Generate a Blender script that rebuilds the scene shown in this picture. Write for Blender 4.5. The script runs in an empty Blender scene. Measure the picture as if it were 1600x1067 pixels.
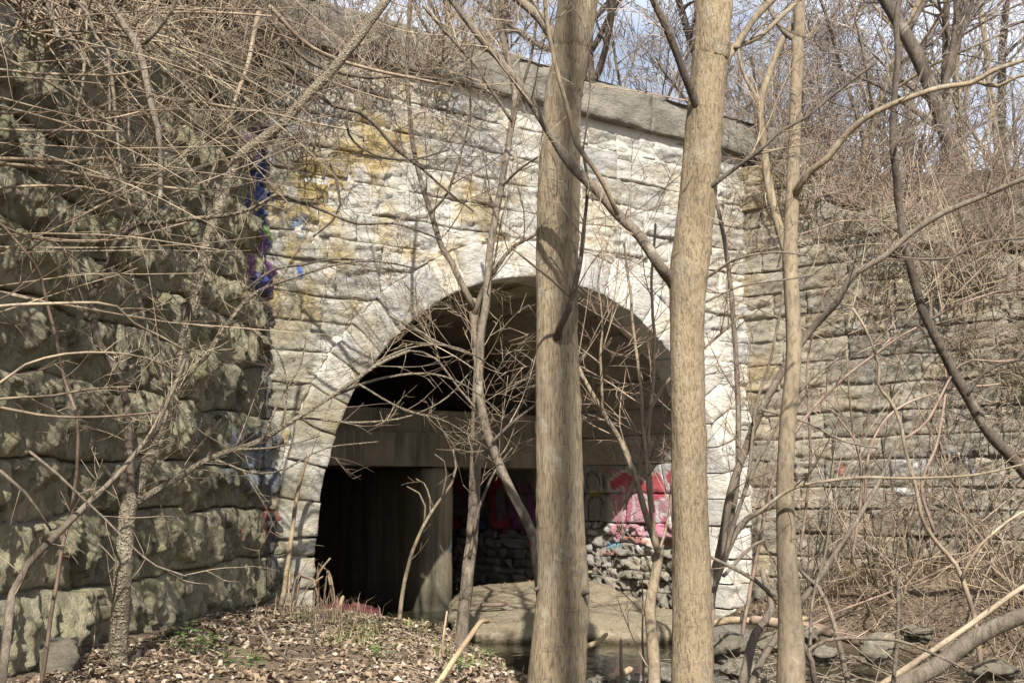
import bpy, math, random, zlib
import numpy as np
from mathutils import Vector

random.seed(7)
RNG = np.random.default_rng(7)
SC = bpy.context.scene
COL = SC.collection

# ------------------------------------------------------------------ camera, sky, sun, exposure
F = 1715.0                      # focal length in pixels of the 1600 px wide photograph
EYE = 1.9
PITCH = math.atan((765 - 533.5) / F)
cam_d = bpy.data.cameras.new('camera')
cam_d.sensor_width = 36.0
cam_d.lens = F / 1600 * 36.0
cam_d.clip_start = 0.1
cam_d.clip_end = 1000
cam = bpy.data.objects.new('camera', cam_d)
COL.objects.link(cam)
cam.location = (0, 0, EYE)
cam.rotation_euler = (math.pi / 2 + PITCH, 0, 0)
SC.camera = cam

SUN_EL = math.radians(42.5)
SUN_AZ = (-0.055, 1.0)           # direction in which the light travels over the ground
L = Vector((SUN_AZ[0], SUN_AZ[1], -math.tan(SUN_EL) * math.hypot(*SUN_AZ))).normalized()
sun_d = bpy.data.lights.new('sun', 'SUN')
sun_d.energy = 5.0
sun_d.angle = math.radians(0.5)
sun_d.color = (1.0, 0.965, 0.91)
sun = bpy.data.objects.new('sun', sun_d)
COL.objects.link(sun)
sun.rotation_euler = L.to_track_quat('-Z', 'Y').to_euler()
sun.location = (-5, -30, 30)

W = bpy.data.worlds.new('World')
SC.world = W
W.use_nodes = True
wt = W.node_tree
wt.nodes.clear()
def wn(t, **kw):
    n = wt.nodes.new(t)
    for k, v in kw.items():
        setattr(n, k, v)
    return n
sky = wn('ShaderNodeTexSky', sky_type='NISHITA', sun_disc=False, sun_elevation=SUN_EL,
         sun_rotation=math.pi + math.atan2(SUN_AZ[0], SUN_AZ[1]), air_density=1.0, dust_density=1.5)
tc = wn('ShaderNodeTexCoord')
mp = wn('ShaderNodeMapping')
mp.inputs['Scale'].default_value = (2.0, 2.0, 5.0)
nz = wn('ShaderNodeTexNoise')
nz.inputs['Scale'].default_value = 1.6
nz.inputs['Detail'].default_value = 6
nz.inputs['Roughness'].default_value = 0.55
rm = wn('ShaderNodeMapRange')
rm.inputs['From Min'].default_value = 0.40
rm.inputs['From Max'].default_value = 0.62
rm.inputs['To Min'].default_value = 0.30
rm.inputs['To Max'].default_value = 0.92
mx = wn('ShaderNodeMixRGB')
mx.inputs['Color2'].default_value = (10.0, 10.8, 12.4, 1)
bg = wn('ShaderNodeBackground')
bg.inputs['Strength'].default_value = 0.066
ow = wn('ShaderNodeOutputWorld')
wl = wt.links.new
wl(tc.outputs['Generated'], mp.inputs['Vector'])
wl(mp.outputs['Vector'], nz.inputs['Vector'])
wl(nz.outputs['Fac'], rm.inputs['Value'])
wl(rm.outputs['Result'], mx.inputs['Fac'])
wl(sky.outputs['Color'], mx.inputs['Color1'])
wl(mx.outputs['Color'], bg.inputs['Color'])
wl(bg.outputs['Background'], ow.inputs['Surface'])
SC.view_settings.view_transform = 'Standard'
SC.view_settings.look = 'None'
SC.view_settings.gamma = 1
SC.view_settings.use_curve_mapping = False
SC.view_settings.exposure = 0.92
SC.render.engine = 'CYCLES'
SC.cycles.max_bounces = 6
SC.cycles.diffuse_bounces = 4

# ------------------------------------------------------------------ geometry helpers
def ray(x, y):
    X = (x - 800) / F
    U = (533.5 - y) / F
    return np.array([X, math.cos(PITCH) - U * math.sin(PITCH), math.sin(PITCH) + U * math.cos(PITCH)])
def at(x, y, Y):                # the place seen at photo pixel (x, y), Y metres ahead
    r = ray(x, y)
    return np.array([0, 0, EYE]) + r * (Y / r[1])
def onz(x, y, z):
    r = ray(x, y)
    return np.array([0, 0, EYE]) + r * ((z - EYE) / r[2])

def _hash(ix, iy, iz, seed):
    h = (ix.astype(np.int64) * 374761393 + iy.astype(np.int64) * 668265263 + iz.astype(np.int64) * 2147483647 + seed * 974634777)
    h = (h ^ (h >> 13)) * 1274126177
    h = h & 0x7fffffff
    h = (h ^ (h >> 16)) * 2246822519
    h = (h & 0x7fffffff) ^ ((h & 0x7fffffff) >> 15)
    return (h & 0xffff) / 65535.0
def vnoise(x, y, z, seed=0):
    x, y, z = np.broadcast_arrays(np.asarray(x, float), np.asarray(y, float), np.asarray(z, float))
    ix, iy, iz = np.floor(x), np.floor(y), np.floor(z)
    fx, fy, fz = x - ix, y - iy, z - iz
    fx, fy, fz = [f * f * f * (f * (f * 6 - 15) + 10) for f in (fx, fy, fz)]
    def c(a, b, d):
        return _hash(ix + a, iy + b, iz + d, seed)
    x00 = c(0, 0, 0) * (1 - fx) + c(1, 0, 0) * fx
    x10 = c(0, 1, 0) * (1 - fx) + c(1, 1, 0) * fx
    x01 = c(0, 0, 1) * (1 - fx) + c(1, 0, 1) * fx
    x11 = c(0, 1, 1) * (1 - fx) + c(1, 1, 1) * fx
    return ((x00 * (1 - fy) + x10 * fy) * (1 - fz) + (x01 * (1 - fy) + x11 * fy) * fz) * 2 - 1
def fbm(x, y, z=0.0, octs=4, seed=0, gain=0.5):
    s, a = 0.0, 1.0
    for o in range(octs):
        k = 2.03 ** o
        s = s + a * vnoise(np.asarray(x) * k + o * 17.3, np.asarray(y) * k + o * 5.1, np.asarray(z) * k, seed + o)
        a *= gain
    return s
def slabs(A, B, ca, cb, seed, tilt=1.0, ret_edge=False):
    """broken rock: cells about ca x cb metres, each a flat piece with its own height and tilt (-1..1)"""
    A = np.asarray(A, float); B = np.asarray(B, float)
    x, y = A / ca, B / cb
    ix, iy = np.floor(x), np.floor(y)
    best = np.full(x.shape, 9.0)
    out = np.zeros(x.shape)
    for dx in (-1, 0, 1):
        for dy in (-1, 0, 1):
            cx, cy = ix + dx, iy + dy
            zz = cx * 0
            px = cx + 0.15 + 0.7 * _hash(cx, cy, zz, seed)
            py = cy + 0.15 + 0.7 * _hash(cx, cy, zz, seed + 1)
            d = (x - px) ** 2 + (y - py) ** 2
            hgt = 2 * _hash(cx, cy, zz, seed + 2) - 1 + tilt * ((2 * _hash(cx, cy, zz, seed + 3) - 1) * (x - px) + (2 * _hash(cx, cy, zz, seed + 4) - 1) * (y - py))
            m = d < best
            best = np.where(m, d, best)
            out = np.where(m, hgt, out)
    return out
def sstep(a, b, x):
    t = np.clip((np.asarray(x, float) - a) / (b - a), 0, 1)
    return t * t * (3 - 2 * t)

def make_mesh(name, verts, faces, smooth=True, attrs=None):
    """verts (n,3); faces: list of arrays (m,3) or (m,4); attrs: name -> per vertex array (n,) or (n,4)"""
    me = bpy.data.meshes.new(name)
    verts = np.asarray(verts, np.float32)
    me.vertices.add(len(verts))
    me.vertices.foreach_set('co', verts.ravel())
    faces = [np.asarray(f, np.int32) for f in faces if len(f)]
    loops = np.concatenate([f.ravel() for f in faces])
    tot = np.concatenate([np.full(len(f), f.shape[1], np.int32) for f in faces])
    start = np.concatenate([[0], np.cumsum(tot)[:-1]]).astype(np.int32)
    me.loops.add(len(loops))
    me.loops.foreach_set('vertex_index', loops)
    me.polygons.add(len(tot))
    me.polygons.foreach_set('loop_start', start)
    me.polygons.foreach_set('loop_total', tot)
    me.polygons.foreach_set('use_smooth', np.full(len(tot), smooth, bool))
    for k, v in (attrs or {}).items():
        v = np.asarray(v, np.float32)
        if v.ndim == 2:
            a = me.attributes.new(k, 'FLOAT_COLOR', 'POINT')
            a.data.foreach_set('color', v.ravel())
        else:
            a = me.attributes.new(k, 'FLOAT', 'POINT')
            a.data.foreach_set('value', v)
    me.update()
    return me
def link(name, me, mat=None, parent=None, **props):
    o = bpy.data.objects.new(name, me)
    COL.objects.link(o)
    if me is not None and mat is not None:
        me.materials.clear()
        me.materials.append(mat)
    if parent is not None:
        o.parent = parent
        o.matrix_parent_inverse = parent.matrix_basis.inverted()
    for k, v in props.items():
        o[k] = v
    return o
def thing(name, label, cat, loc=(0, 0, 0), group=None):
    o = bpy.data.objects.new(name, None)
    o.empty_display_size = 0.2
    COL.objects.link(o)
    o.location = loc
    o['label'] = label
    o['category'] = cat
    if group:
        o['group'] = group
    return o
def tag(o, label, cat, group=None):
    o['label'] = label
    o['category'] = cat
    if group:
        o['group'] = group
    return o

class Tubes:
    """collects tapered tubes and builds them as one mesh"""
    def __init__(s):
        s.v, s.q, s.t, s.n = [], [], [], 0
    def add(s, P, R, sides=5, wob=None):
        P = np.asarray(P, float)
        R = np.asarray(R, float)
        m = len(P)
        T = np.empty_like(P)
        T[1:-1] = P[2:] - P[:-2]
        T[0] = P[1] - P[0]
        T[-1] = P[-1] - P[-2]
        T /= np.linalg.norm(T, axis=1)[:, None] + 1e-9
        ref = np.array([0.31, 0.17, 0.93]) if abs(T[:, 2]).mean() < 0.8 else np.array([0.95, 0.25, 0.1])
        A = np.cross(T, ref)
        A /= np.linalg.norm(A, axis=1)[:, None] + 1e-9
        B = np.cross(T, A)
        an = np.arange(sides) * 2 * math.pi / sides
        ring = A[:, None, :] * np.cos(an)[None, :, None] + B[:, None, :] * np.sin(an)[None, :, None]
        rr = R[:, None] * np.ones(sides)[None]
        if wob is not None:
            rr = rr * wob(P, an)
        V = P[:, None, :] + ring * rr[:, :, None]
        s.v.append(V.reshape(-1, 3))
        i = np.arange(m - 1)[:, None] * sides
        j = np.arange(sides)[None]
        k = (j + 1) % sides
        q = np.stack([i + j, i + k, i + sides + k, i + sides + j], -1).reshape(-1, 4) + s.n
        s.q.append(q)
        s.n += m * sides
        s.v.append(P[-1:] + T[-1:] * R[-1])
        base = s.n - sides
        s.t.append(np.stack([base + np.arange(sides), base + (np.arange(sides) + 1) % sides, np.full(sides, s.n)], -1))
        s.n += 1
        s.v.append(P[:1] - T[:1] * R[0] * 0.6)
        b0 = s.n - 1 - m * sides
        s.t.append(np.stack([b0 + (np.arange(sides) + 1) % sides, b0 + np.arange(sides), np.full(sides, s.n)], -1))
        s.n += 1
    def build(s, name, mat, parent=None, **kw):
        if not s.v:
            return None
        me = make_mesh(name, np.concatenate(s.v), [np.concatenate(s.q), np.concatenate(s.t)])
        return link(name, me, mat, parent, **kw)
    def mesh(s, name):
        return make_mesh(name, np.concatenate(s.v), [np.concatenate(s.q), np.concatenate(s.t)])

def smooth_path(P, R, step):
    """Catmull-Rom through the points, resampled about every 'step' metres"""
    P = np.asarray(P, float)
    R = np.asarray(R, float)
    if len(P) < 2:
        return P, R
    E = np.vstack([2 * P[0] - P[1], P, 2 * P[-1] - P[-2]])
    out, rad = [], []
    for i in range(len(P) - 1):
        a, b, c, d = E[i:i + 4]
        n = max(1, int(np.linalg.norm(c - b) / step))
        t = (np.arange(n) / n)[:, None]
        out.append(0.5 * (2 * b + (c - a) * t + (2 * a - 5 * b + 4 * c - d) * t ** 2 + (3 * b - a - 3 * c + d) * t ** 3))
        rad.append(R[i] + (R[i + 1] - R[i]) * t[:, 0])
    out.append(P[-1:])
    rad.append(R[-1:])
    return np.concatenate(out), np.concatenate(rad)

# ------------------------------------------------------------------ materials
class NT:
    def __init__(s, name):
        s.m = bpy.data.materials.new(name)
        s.m.use_nodes = True
        s.t = s.m.node_tree
        s.b = s.t.nodes['Principled BSDF']
        s.b.inputs['Specular IOR Level'].default_value = 0.25
        s.pos = s.n('ShaderNodeNewGeometry').outputs['Position']
    def n(s, t, **kw):
        x = s.t.nodes.new(t)
        for k, v in kw.items():
            setattr(x, k, v)
        return x
    def l(s, a, b):
        s.t.links.new(a, b)
    def val(s, inp, v):
        if isinstance(v, bpy.types.NodeSocket):
            s.l(v, inp)
        elif isinstance(v, (tuple, list)) and len(v) == 3 and inp.type == 'RGBA':
            inp.default_value = (*v, 1)
        else:
            inp.default_value = v
    def noise(s, scale, vec=None, detail=4, rough=0.55, stretch=None, dist=0.0):
        vec = vec if vec is not None else s.pos
        if stretch is not None:
            m = s.n('ShaderNodeMapping')
            m.inputs['Scale'].default_value = stretch
            s.l(vec, m.inputs['Vector'])
            vec = m.outputs['Vector']
        x = s.n('ShaderNodeTexNoise')
        x.inputs['Scale'].default_value = scale
        x.inputs['Detail'].default_value = detail
        x.inputs['Roughness'].default_value = rough
        x.inputs['Distortion'].default_value = dist
        s.l(vec, x.inputs['Vector'])
        return x.outputs['Fac']
    def ramp(s, fac, a, b, lo=0.0, hi=1.0):
        x = s.n('ShaderNodeMapRange')
        x.inputs['From Min'].default_value = a
        x.inputs['From Max'].default_value = b
        x.inputs['To Min'].default_value = lo
        x.inputs['To Max'].default_value = hi
        s.val(x.inputs['Value'], fac)
        return x.outputs['Result']
    def mix(s, fac, a, b, mode='MIX'):
        x = s.n('ShaderNodeMixRGB', blend_type=mode)
        s.val(x.inputs['Fac'], fac)
        s.val(x.inputs['Color1'], a)
        s.val(x.inputs['Color2'], b)
        return x.outputs['Color']
    def math(s, op, a, b=0.0):
        x = s.n('ShaderNodeMath', operation=op)
        s.val(x.inputs[0], a)
        s.val(x.inputs[1], b)
        return x.outputs[0]
    def xyz(s):
        x = s.n('ShaderNodeSeparateXYZ')
        s.l(s.pos, x.inputs[0])
        return x.outputs
    def rand(s):
        return s.n('ShaderNodeObjectInfo').outputs['Random']
    def attr(s, name):
        x = s.n('ShaderNodeAttribute', attribute_name=name)
        return x
    def bump(s, h, dist=0.02, strength=1.0, normal=None):
        x = s.n('ShaderNodeBump')
        x.inputs['Distance'].default_value = dist
        x.inputs['Strength'].default_value = strength
        s.l(h, x.inputs['Height'])
        if normal is not None:
            s.l(normal, x.inputs['Normal'])
        return x.outputs['Normal']
    def done(s, color, rough=0.9, normal=None):
        s.val(s.b.inputs['Base Color'], color)
        s.val(s.b.inputs['Roughness'], rough)
        if normal is not None:
            s.l(normal, s.b.inputs['Normal'])
        return s.m

def mat_stone(name, light, mid, dark, ochre=None, ochre_lim=(0.55, 0.7), white=0.0, strat=6.0, bump=0.03, paint=False, moss=None, darkness=0.5, vert=False, damp=None):
    m = NT(name)
    big = m.noise(0.9, detail=5)
    lay = m.noise(1.6, stretch=(1, 1, strat) if not vert else (strat, strat, 1), detail=7, rough=0.65)
    fine = m.noise(26, detail=6, rough=0.7)
    grit = m.noise(90, detail=3, rough=0.6)
    c = m.mix(m.ramp(lay, 0.38, 0.62), mid, light)
    c = m.mix(m.ramp(big, 0.42, 0.62, 0, 0.75), c, mid)
    c = m.mix(m.ramp(m.noise(2.2, detail=8, rough=0.7), 0.52, 0.70, 0, darkness), c, dark)
    # streaks of run-off, drawn out downwards
    st = m.noise(2.6, stretch=(1.6, 1.6, 0.16), detail=5, rough=0.6)
    c = m.mix(m.ramp(st, 0.55, 0.72, 0, 0.55), c, dark)
    if white > 0:
        w = m.noise(3.4, stretch=(1.2, 1.2, 0.5), detail=6, rough=0.62)
        c = m.mix(m.ramp(w, 0.5, 0.66, 0, white), c, (0.66, 0.63, 0.56))
    if ochre:
        x = m.xyz()
        area = m.ramp(x[0], ochre_lim[0], ochre_lim[1], 1.0, 0.35)
        o = m.ramp(m.noise(1.3, detail=5, rough=0.6), 0.45, 0.60)
        c = m.mix(m.math('MULTIPLY', m.math('MULTIPLY', o, area), 0.9), c, ochre)
    if damp:
        x = m.xyz()
        px_ = m.math('ADD', m.math('MULTIPLY', x[0], DWX), m.math('ADD', m.math('MULTIPLY', x[1], DWY), DWC))
        rr_ = m.math('SQRT', m.math('ADD', m.math('MULTIPLY', px_, px_), m.math('POWER', m.math('ABSOLUTE', m.math('SUBTRACT', x[2], 1.35)), 2.0)))
        wb = m.math('MULTIPLY', m.ramp(rr_, 3.8, 5.0, 1, 0), m.ramp(m.noise(2.4, detail=6, rough=0.65), 0.36, 0.56))
        c = m.mix(m.math('MULTIPLY', wb, 0.5), c, (0.72, 0.70, 0.65))
        g_ = m.math('MULTIPLY', m.ramp(x[2], 5.6, 7.1, 0, 1), m.ramp(m.noise(2.0, stretch=(1, 1, 2), detail=7, rough=0.7), 0.38, 0.60))
        c = m.mix(m.math('MULTIPLY', g_, 0.75), c, (0.27, 0.265, 0.25))
        a_ = m.math('MULTIPLY', m.ramp(x[0], -2.6, -0.5, 1, 0), m.ramp(x[2], 3.2, 5.4, 1, 0.25))
        a_ = m.math('MULTIPLY', a_, m.ramp(m.noise(1.7, detail=6, rough=0.7), 0.30, 0.55))
        c = m.mix(m.math('MULTIPLY', a_, 0.85), c, damp)
    if moss:
        g = m.ramp(m.noise(2.6, detail=8, rough=0.72), 0.48, 0.70, 0, 0.65)
        c = m.mix(g, c, moss)
    c = m.mix(1.0, c, m.mix(m.rand(), (0.74, 0.74, 0.75), (1.16, 1.14, 1.10)), 'MULTIPLY')
    c = m.mix(m.ramp(fine, 0.3, 0.7, 0, 0.5), c, m.mix(1.0, c, (0.55, 0.54, 0.52), 'MULTIPLY'))
    if paint:
        a = m.attr('paint')
        wear = m.ramp(m.noise(11, detail=8, rough=0.8), 0.55, 0.70, 1, 0.15)
        c = m.mix(m.math('MULTIPLY', a.outputs['Alpha'], wear), c, a.outputs['Color'])
    rough_ = m.noise(9, stretch=(1, 1, 2.2) if not vert else (2, 2, 1), detail=8, rough=0.72)
    c = m.mix(m.ramp(rough_, 0.36, 0.48, 0.5, 0), c, m.mix(1.0, c, (0.45, 0.43, 0.40), 'MULTIPLY'))
    h = m.math('ADD', m.math('MULTIPLY', lay, 0.8), m.math('ADD', m.math('MULTIPLY', fine, 0.45), m.math('ADD', m.math('MULTIPLY', rough_, 1.3), m.math('MULTIPLY', grit, 0.2))))
    return m.done(c, 0.93, m.bump(h, bump, 1.0))

_d = ray(3200, 765)[:2]
_d = _d / np.linalg.norm(_d)
_p = at(495, 835, 13)[:2]
DWX, DWY, DWC = float(_d[0]), float(_d[1]), float(-np.dot(_p, _d) - 3.45)
M = {}
M['stone_pale'] = mat_stone('pale_weathered_limestone', (0.66, 0.64, 0.57), (0.49, 0.475, 0.43), (0.24, 0.235, 0.22), ochre=(0.44, 0.31, 0.09), ochre_lim=(-1.2, 1.6), white=0.5, strat=7, damp=(0.21, 0.19, 0.125))
M['stone_pale_paint'] = mat_stone('pale_weathered_limestone_with_spray_paint', (0.66, 0.64, 0.57), (0.49, 0.475, 0.43), (0.24, 0.235, 0.22), ochre=(0.44, 0.31, 0.09), ochre_lim=(-1.2, 1.6), white=0.5, strat=7, paint=True, damp=(0.21, 0.19, 0.125))
M['ring'] = mat_stone('arch_ring_limestone', (0.74, 0.72, 0.65), (0.60, 0.58, 0.52), (0.31, 0.30, 0.27), ochre=(0.42, 0.31, 0.12), ochre_lim=(-1.5, 0.5), white=0.6, strat=2, darkness=0.35, damp=(0.24, 0.215, 0.145))
M['stone_left'] = mat_stone('mossy_rock_faced_stone', (0.42, 0.385, 0.265), (0.31, 0.28, 0.185), (0.12, 0.11, 0.08), strat=5, moss=(0.19, 0.19, 0.07), vert=True, bump=0.04)
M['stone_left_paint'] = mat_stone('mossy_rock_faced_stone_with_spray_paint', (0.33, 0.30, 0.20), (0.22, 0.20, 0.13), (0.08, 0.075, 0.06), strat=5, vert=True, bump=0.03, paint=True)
M['stone_right'] = mat_stone('brown_grey_coursed_stone', (0.40, 0.36, 0.28), (0.30, 0.27, 0.21), (0.13, 0.12, 0.10), strat=5, white=0.25, ochre=(0.34, 0.25, 0.11), ochre_lim=(3, 4.5))
M['stone_right_paint'] = mat_stone('brown_grey_coursed_stone_with_spray_paint', (0.40, 0.36, 0.28), (0.30, 0.27, 0.21), (0.13, 0.12, 0.10), strat=5, white=0.25, paint=True)
M['stone_inner'] = mat_stone('stained_barrel_stone', (0.43, 0.385, 0.30), (0.32, 0.285, 0.225), (0.13, 0.12, 0.10), strat=3, darkness=0.6)
M['stone_inner_paint'] = mat_stone('stained_barrel_stone_with_spray_paint', (0.44, 0.42, 0.36), (0.32, 0.30, 0.255), (0.12, 0.11, 0.10), strat=3, darkness=0.6, paint=True)
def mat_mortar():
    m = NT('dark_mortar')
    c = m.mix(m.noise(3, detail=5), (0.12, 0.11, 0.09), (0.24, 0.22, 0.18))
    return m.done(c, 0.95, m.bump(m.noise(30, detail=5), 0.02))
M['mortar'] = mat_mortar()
def mat_mortar_pale(name, a, b):
    m = NT(name)
    c = m.mix(m.noise(3, detail=5), a, b)
    return m.done(c, 0.95, m.bump(m.noise(30, detail=5), 0.02))
M['mortar_pale'] = mat_mortar_pale('pale_lime_mortar', (0.40, 0.37, 0.31), (0.55, 0.52, 0.44))
M['mortar_right'] = mat_mortar_pale('brown_lime_mortar', (0.22, 0.20, 0.155), (0.33, 0.30, 0.24))
def mat_concrete(name, a, b, stain, paint=False):
    m = NT(name)
    c = m.mix(m.ramp(m.noise(1.5, detail=6), 0.4, 0.65), a, b)
    st = m.noise(3.0, stretch=(1.5, 1.5, 0.12), detail=6, rough=0.65)
    c = m.mix(m.ramp(st, 0.48, 0.68, 0, 0.85), c, stain)
    s2 = m.noise(4.5, stretch=(2.2, 2.2, 0.10), detail=5, rough=0.6)
    c = m.mix(m.ramp(s2, 0.60, 0.72, 0, 0.55), c, (0.38, 0.35, 0.29))
    c = m.mix(m.ramp(m.xyz()[2], 0.05, 0.5, 0.6, 0), c, (0.06, 0.06, 0.04))
    c = m.mix(m.ramp(m.noise(40, detail=4), 0.35, 0.7, 0, 0.35), c, m.mix(1.0, c, (0.6, 0.6, 0.58), 'MULTIPLY'))
    if paint:
        at_ = m.attr('paint')
        c = m.mix(at_.outputs['Alpha'], c, at_.outputs['Color'])
    return m.done(c, 0.9, m.bump(m.noise(35, detail=6, rough=0.7), 0.012))
M['concrete'] = mat_concrete('stained_concrete', (0.20, 0.17, 0.11), (0.14, 0.12, 0.08), (0.05, 0.045, 0.033))
M['concrete_paint'] = mat_concrete('stained_concrete_with_spray_paint', (0.20, 0.17, 0.11), (0.14, 0.12, 0.08), (0.05, 0.045, 0.033), paint=True)
M['parapet'] = mat_concrete('weathered_parapet_concrete', (0.23, 0.205, 0.165), (0.165, 0.15, 0.12), (0.07, 0.065, 0.055))
M['parapet'] = mat_stone('rough_old_parapet', (0.30, 0.275, 0.225), (0.21, 0.19, 0.155), (0.085, 0.08, 0.07), strat=3, darkness=0.7)
def mat_soil(name, a, b, c2, bump=0.05):
    m = NT(name)
    c = m.mix(m.ramp(m.noise(2.0, detail=7, rough=0.65), 0.4, 0.6), a, b)
    c = m.mix(m.ramp(m.noise(18, detail=6, rough=0.7), 0.45, 0.65), c, c2)
    wet = m.ramp(m.math('ADD', m.xyz()[2], m.math('MULTIPLY', m.noise(3, detail=4), 0.06)), 0.06, 0.14, 1, 0)
    c = m.mix(m.math('MULTIPLY', wet, 0.85), c, m.mix(1.0, c, (0.40, 0.38, 0.34), 'MULTIPLY'))
    return m.done(c, m.ramp(wet, 0, 1, 0.95, 0.45), m.bump(m.noise(22, detail=8, rough=0.7), bump))
M['soil'] = mat_soil('leaf_strewn_soil', (0.16, 0.115, 0.075), (0.22, 0.165, 0.11), (0.10, 0.075, 0.05))
M['bed'] = mat_soil('creek_mud', (0.10, 0.085, 0.055), (0.14, 0.12, 0.08), (0.06, 0.05, 0.035))
M['hill'] = mat_soil('brown_hillside_litter', (0.17, 0.13, 0.09), (0.24, 0.19, 0.13), (0.09, 0.07, 0.05), 0.12)
M['sediment'] = mat_soil('sandy_sediment', (0.34, 0.275, 0.175), (0.24, 0.195, 0.12), (0.40, 0.34, 0.24), 0.07)
def mat_water():
    m = NT('murky_creek_water')
    m.b.inputs['Specular IOR Level'].default_value = 0.5
    m.b.inputs['IOR'].default_value = 1.33
    return m.done((0.035, 0.032, 0.018), 0.05, m.bump(m.noise(5, stretch=(1, 0.6, 1), detail=4), 0.012, 0.6))
M['water'] = mat_water()
def mat_bark(name, a, b, dark, sc=1.0, zs=0.2, bump=0.012, speck=0.4, lichen=None, wart=False, contrast=0.85):
    m = NT(name)
    obj = m.n('ShaderNodeTexCoord').outputs['Object']
    ridge = m.noise(30 * sc, obj, stretch=(1, 1, zs), detail=5, rough=0.6, dist=0.4)
    big = m.noise(2.2, obj, stretch=(1, 1, 0.6), detail=5)
    fine = m.noise(120 * sc, obj, detail=3, stretch=(1, 1, 0.5))
    c = m.mix(m.ramp(big, 0.38, 0.62), a, b)
    c = m.mix(m.ramp(ridge, 0.36, 0.54, contrast, 0), c, dark)
    c = m.mix(m.ramp(m.noise(5, obj, stretch=(1, 1, 0.4), detail=6, rough=0.7), 0.46, 0.66, 0, 0.55), c, b)
    c = m.mix(m.ramp(fine, 0.5, 0.68, 0, speck), c, dark)
    rings = m.noise(2.6, obj, stretch=(1.2, 1.2, 9), detail=6, rough=0.7)
    c = m.mix(m.ramp(rings, 0.60, 0.68, 0, 0.55), c, dark)
    stain = m.noise(1.6, obj, stretch=(3.0, 3.0, 0.45), detail=6, rough=0.65)
    c = m.mix(m.ramp(stain, 0.50, 0.68, 0, 0.7), c, m.mix(1.0, c, (0.45, 0.42, 0.40), 'MULTIPLY'))
    pale = m.noise(4.5, obj, stretch=(1, 1, 0.7), detail=7, rough=0.72)
    c = m.mix(m.ramp(pale, 0.56, 0.66, 0, 0.5), c, (0.40, 0.36, 0.28))
    if lichen:
        c = m.mix(m.ramp(m.noise(7, obj, detail=5, rough=0.7), 0.58, 0.68, 0, 0.6), c, lichen)
    h = m.math('ADD', ridge, m.math('MULTIPLY', fine, 0.5))
    if wart:
        v = m.n('ShaderNodeTexVoronoi')
        v.inputs['Scale'].default_value = 42
        m.l(obj, v.inputs['Vector'])
        h = m.math('ADD', h, m.ramp(v.outputs['Distance'], 0.0, 0.5, 1.2, 0))
        c = m.mix(m.ramp(v.outputs['Distance'], 0.30, 0.62, 0, 0.6), c, dark)
    return m.done(c, 0.85, m.bump(h, bump))
M['bark_pale'] = mat_bark('furrowed_tan_bark', (0.375, 0.29, 0.18), (0.29, 0.225, 0.145), (0.09, 0.072, 0.05), sc=3.4, zs=0.12, bump=0.016, lichen=(0.42, 0.39, 0.30))
M['bark_gold'] = mat_bark('speckled_golden_bark', (0.41, 0.315, 0.19), (0.30, 0.23, 0.14), (0.12, 0.093, 0.06), sc=2.6, zs=0.28, bump=0.018, speck=0.6, contrast=0.85)
M['bark_smooth'] = mat_bark('smooth_tan_bark', (0.29, 0.225, 0.14), (0.21, 0.165, 0.11), (0.11, 0.088, 0.062), sc=1.0, zs=0.5, bump=0.004, speck=0.25)
M['bark_wart'] = mat_bark('warty_grey_bark', (0.42, 0.35, 0.24), (0.32, 0.265, 0.18), (0.10, 0.08, 0.056), sc=1.6, zs=0.6, bump=0.02, wart=True)
M['bark_dark'] = mat_bark('dark_brown_bark', (0.15, 0.115, 0.085), (0.10, 0.08, 0.06), (0.05, 0.04, 0.03), sc=1.2, zs=0.3, bump=0.01)
M['bark_grey'] = mat_bark('grey_brown_bark', (0.22, 0.175, 0.125), (0.155, 0.125, 0.092), (0.075, 0.06, 0.046), sc=1.0, zs=0.3, bump=0.012)
def mat_twig(name, a, b):
    m = NT(name)
    c = m.mix(m.ramp(m.noise(6, detail=3), 0.38, 0.62), a, b)
    c = m.mix(m.ramp(m.noise(1.3, detail=3), 0.40, 0.62, 0, 0.8), c, m.mix(1.0, c, (0.50, 0.46, 0.44), 'MULTIPLY'))
    c = m.mix(m.ramp(m.noise(45, detail=2), 0.55, 0.70, 0, 0.6), c, m.mix(1.0, c, (0.45, 0.40, 0.38), 'MULTIPLY'))
    c = m.mix(1.0, c, m.mix(m.rand(), (0.68, 0.65, 0.63), (1.14, 1.12, 1.08)), 'MULTIPLY')
    return m.done(c, 0.75)
M['twig_tan'] = mat_twig('tan_twig_bark', (0.43, 0.35, 0.245), (0.27, 0.215, 0.155))
M['twig_grey'] = mat_twig('grey_twig_bark', (0.32, 0.265, 0.20), (0.21, 0.17, 0.13))
M['twig_pink'] = mat_twig('reddish_shoot_bark', (0.36, 0.27, 0.205), (0.24, 0.175, 0.135))
M['twig_dry'] = mat_twig('dry_straw', (0.46, 0.36, 0.23), (0.33, 0.25, 0.16))
M['twig_far'] = mat_twig('hazed_twig_bark', (0.42, 0.37, 0.33), (0.30, 0.27, 0.25))  # pale grey puts the haze of distance into the bark colour
def mat_leaf(name, cols):
    m = NT(name)
    a = m.attr('tint').outputs['Fac']
    r = m.n('ShaderNodeValToRGB')
    r.color_ramp.interpolation = 'LINEAR'
    el = r.color_ramp.elements
    el[0].color = (*cols[0], 1)
    el[1].color = (*cols[-1], 1)
    for i, c in enumerate(cols[1:-1]):
        e = el.new((i + 1) / (len(cols) - 1))
        e.color = (*c, 1)
    m.l(a, r.inputs['Fac'])
    return m.done(r.outputs['Color'], 0.8)
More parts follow.
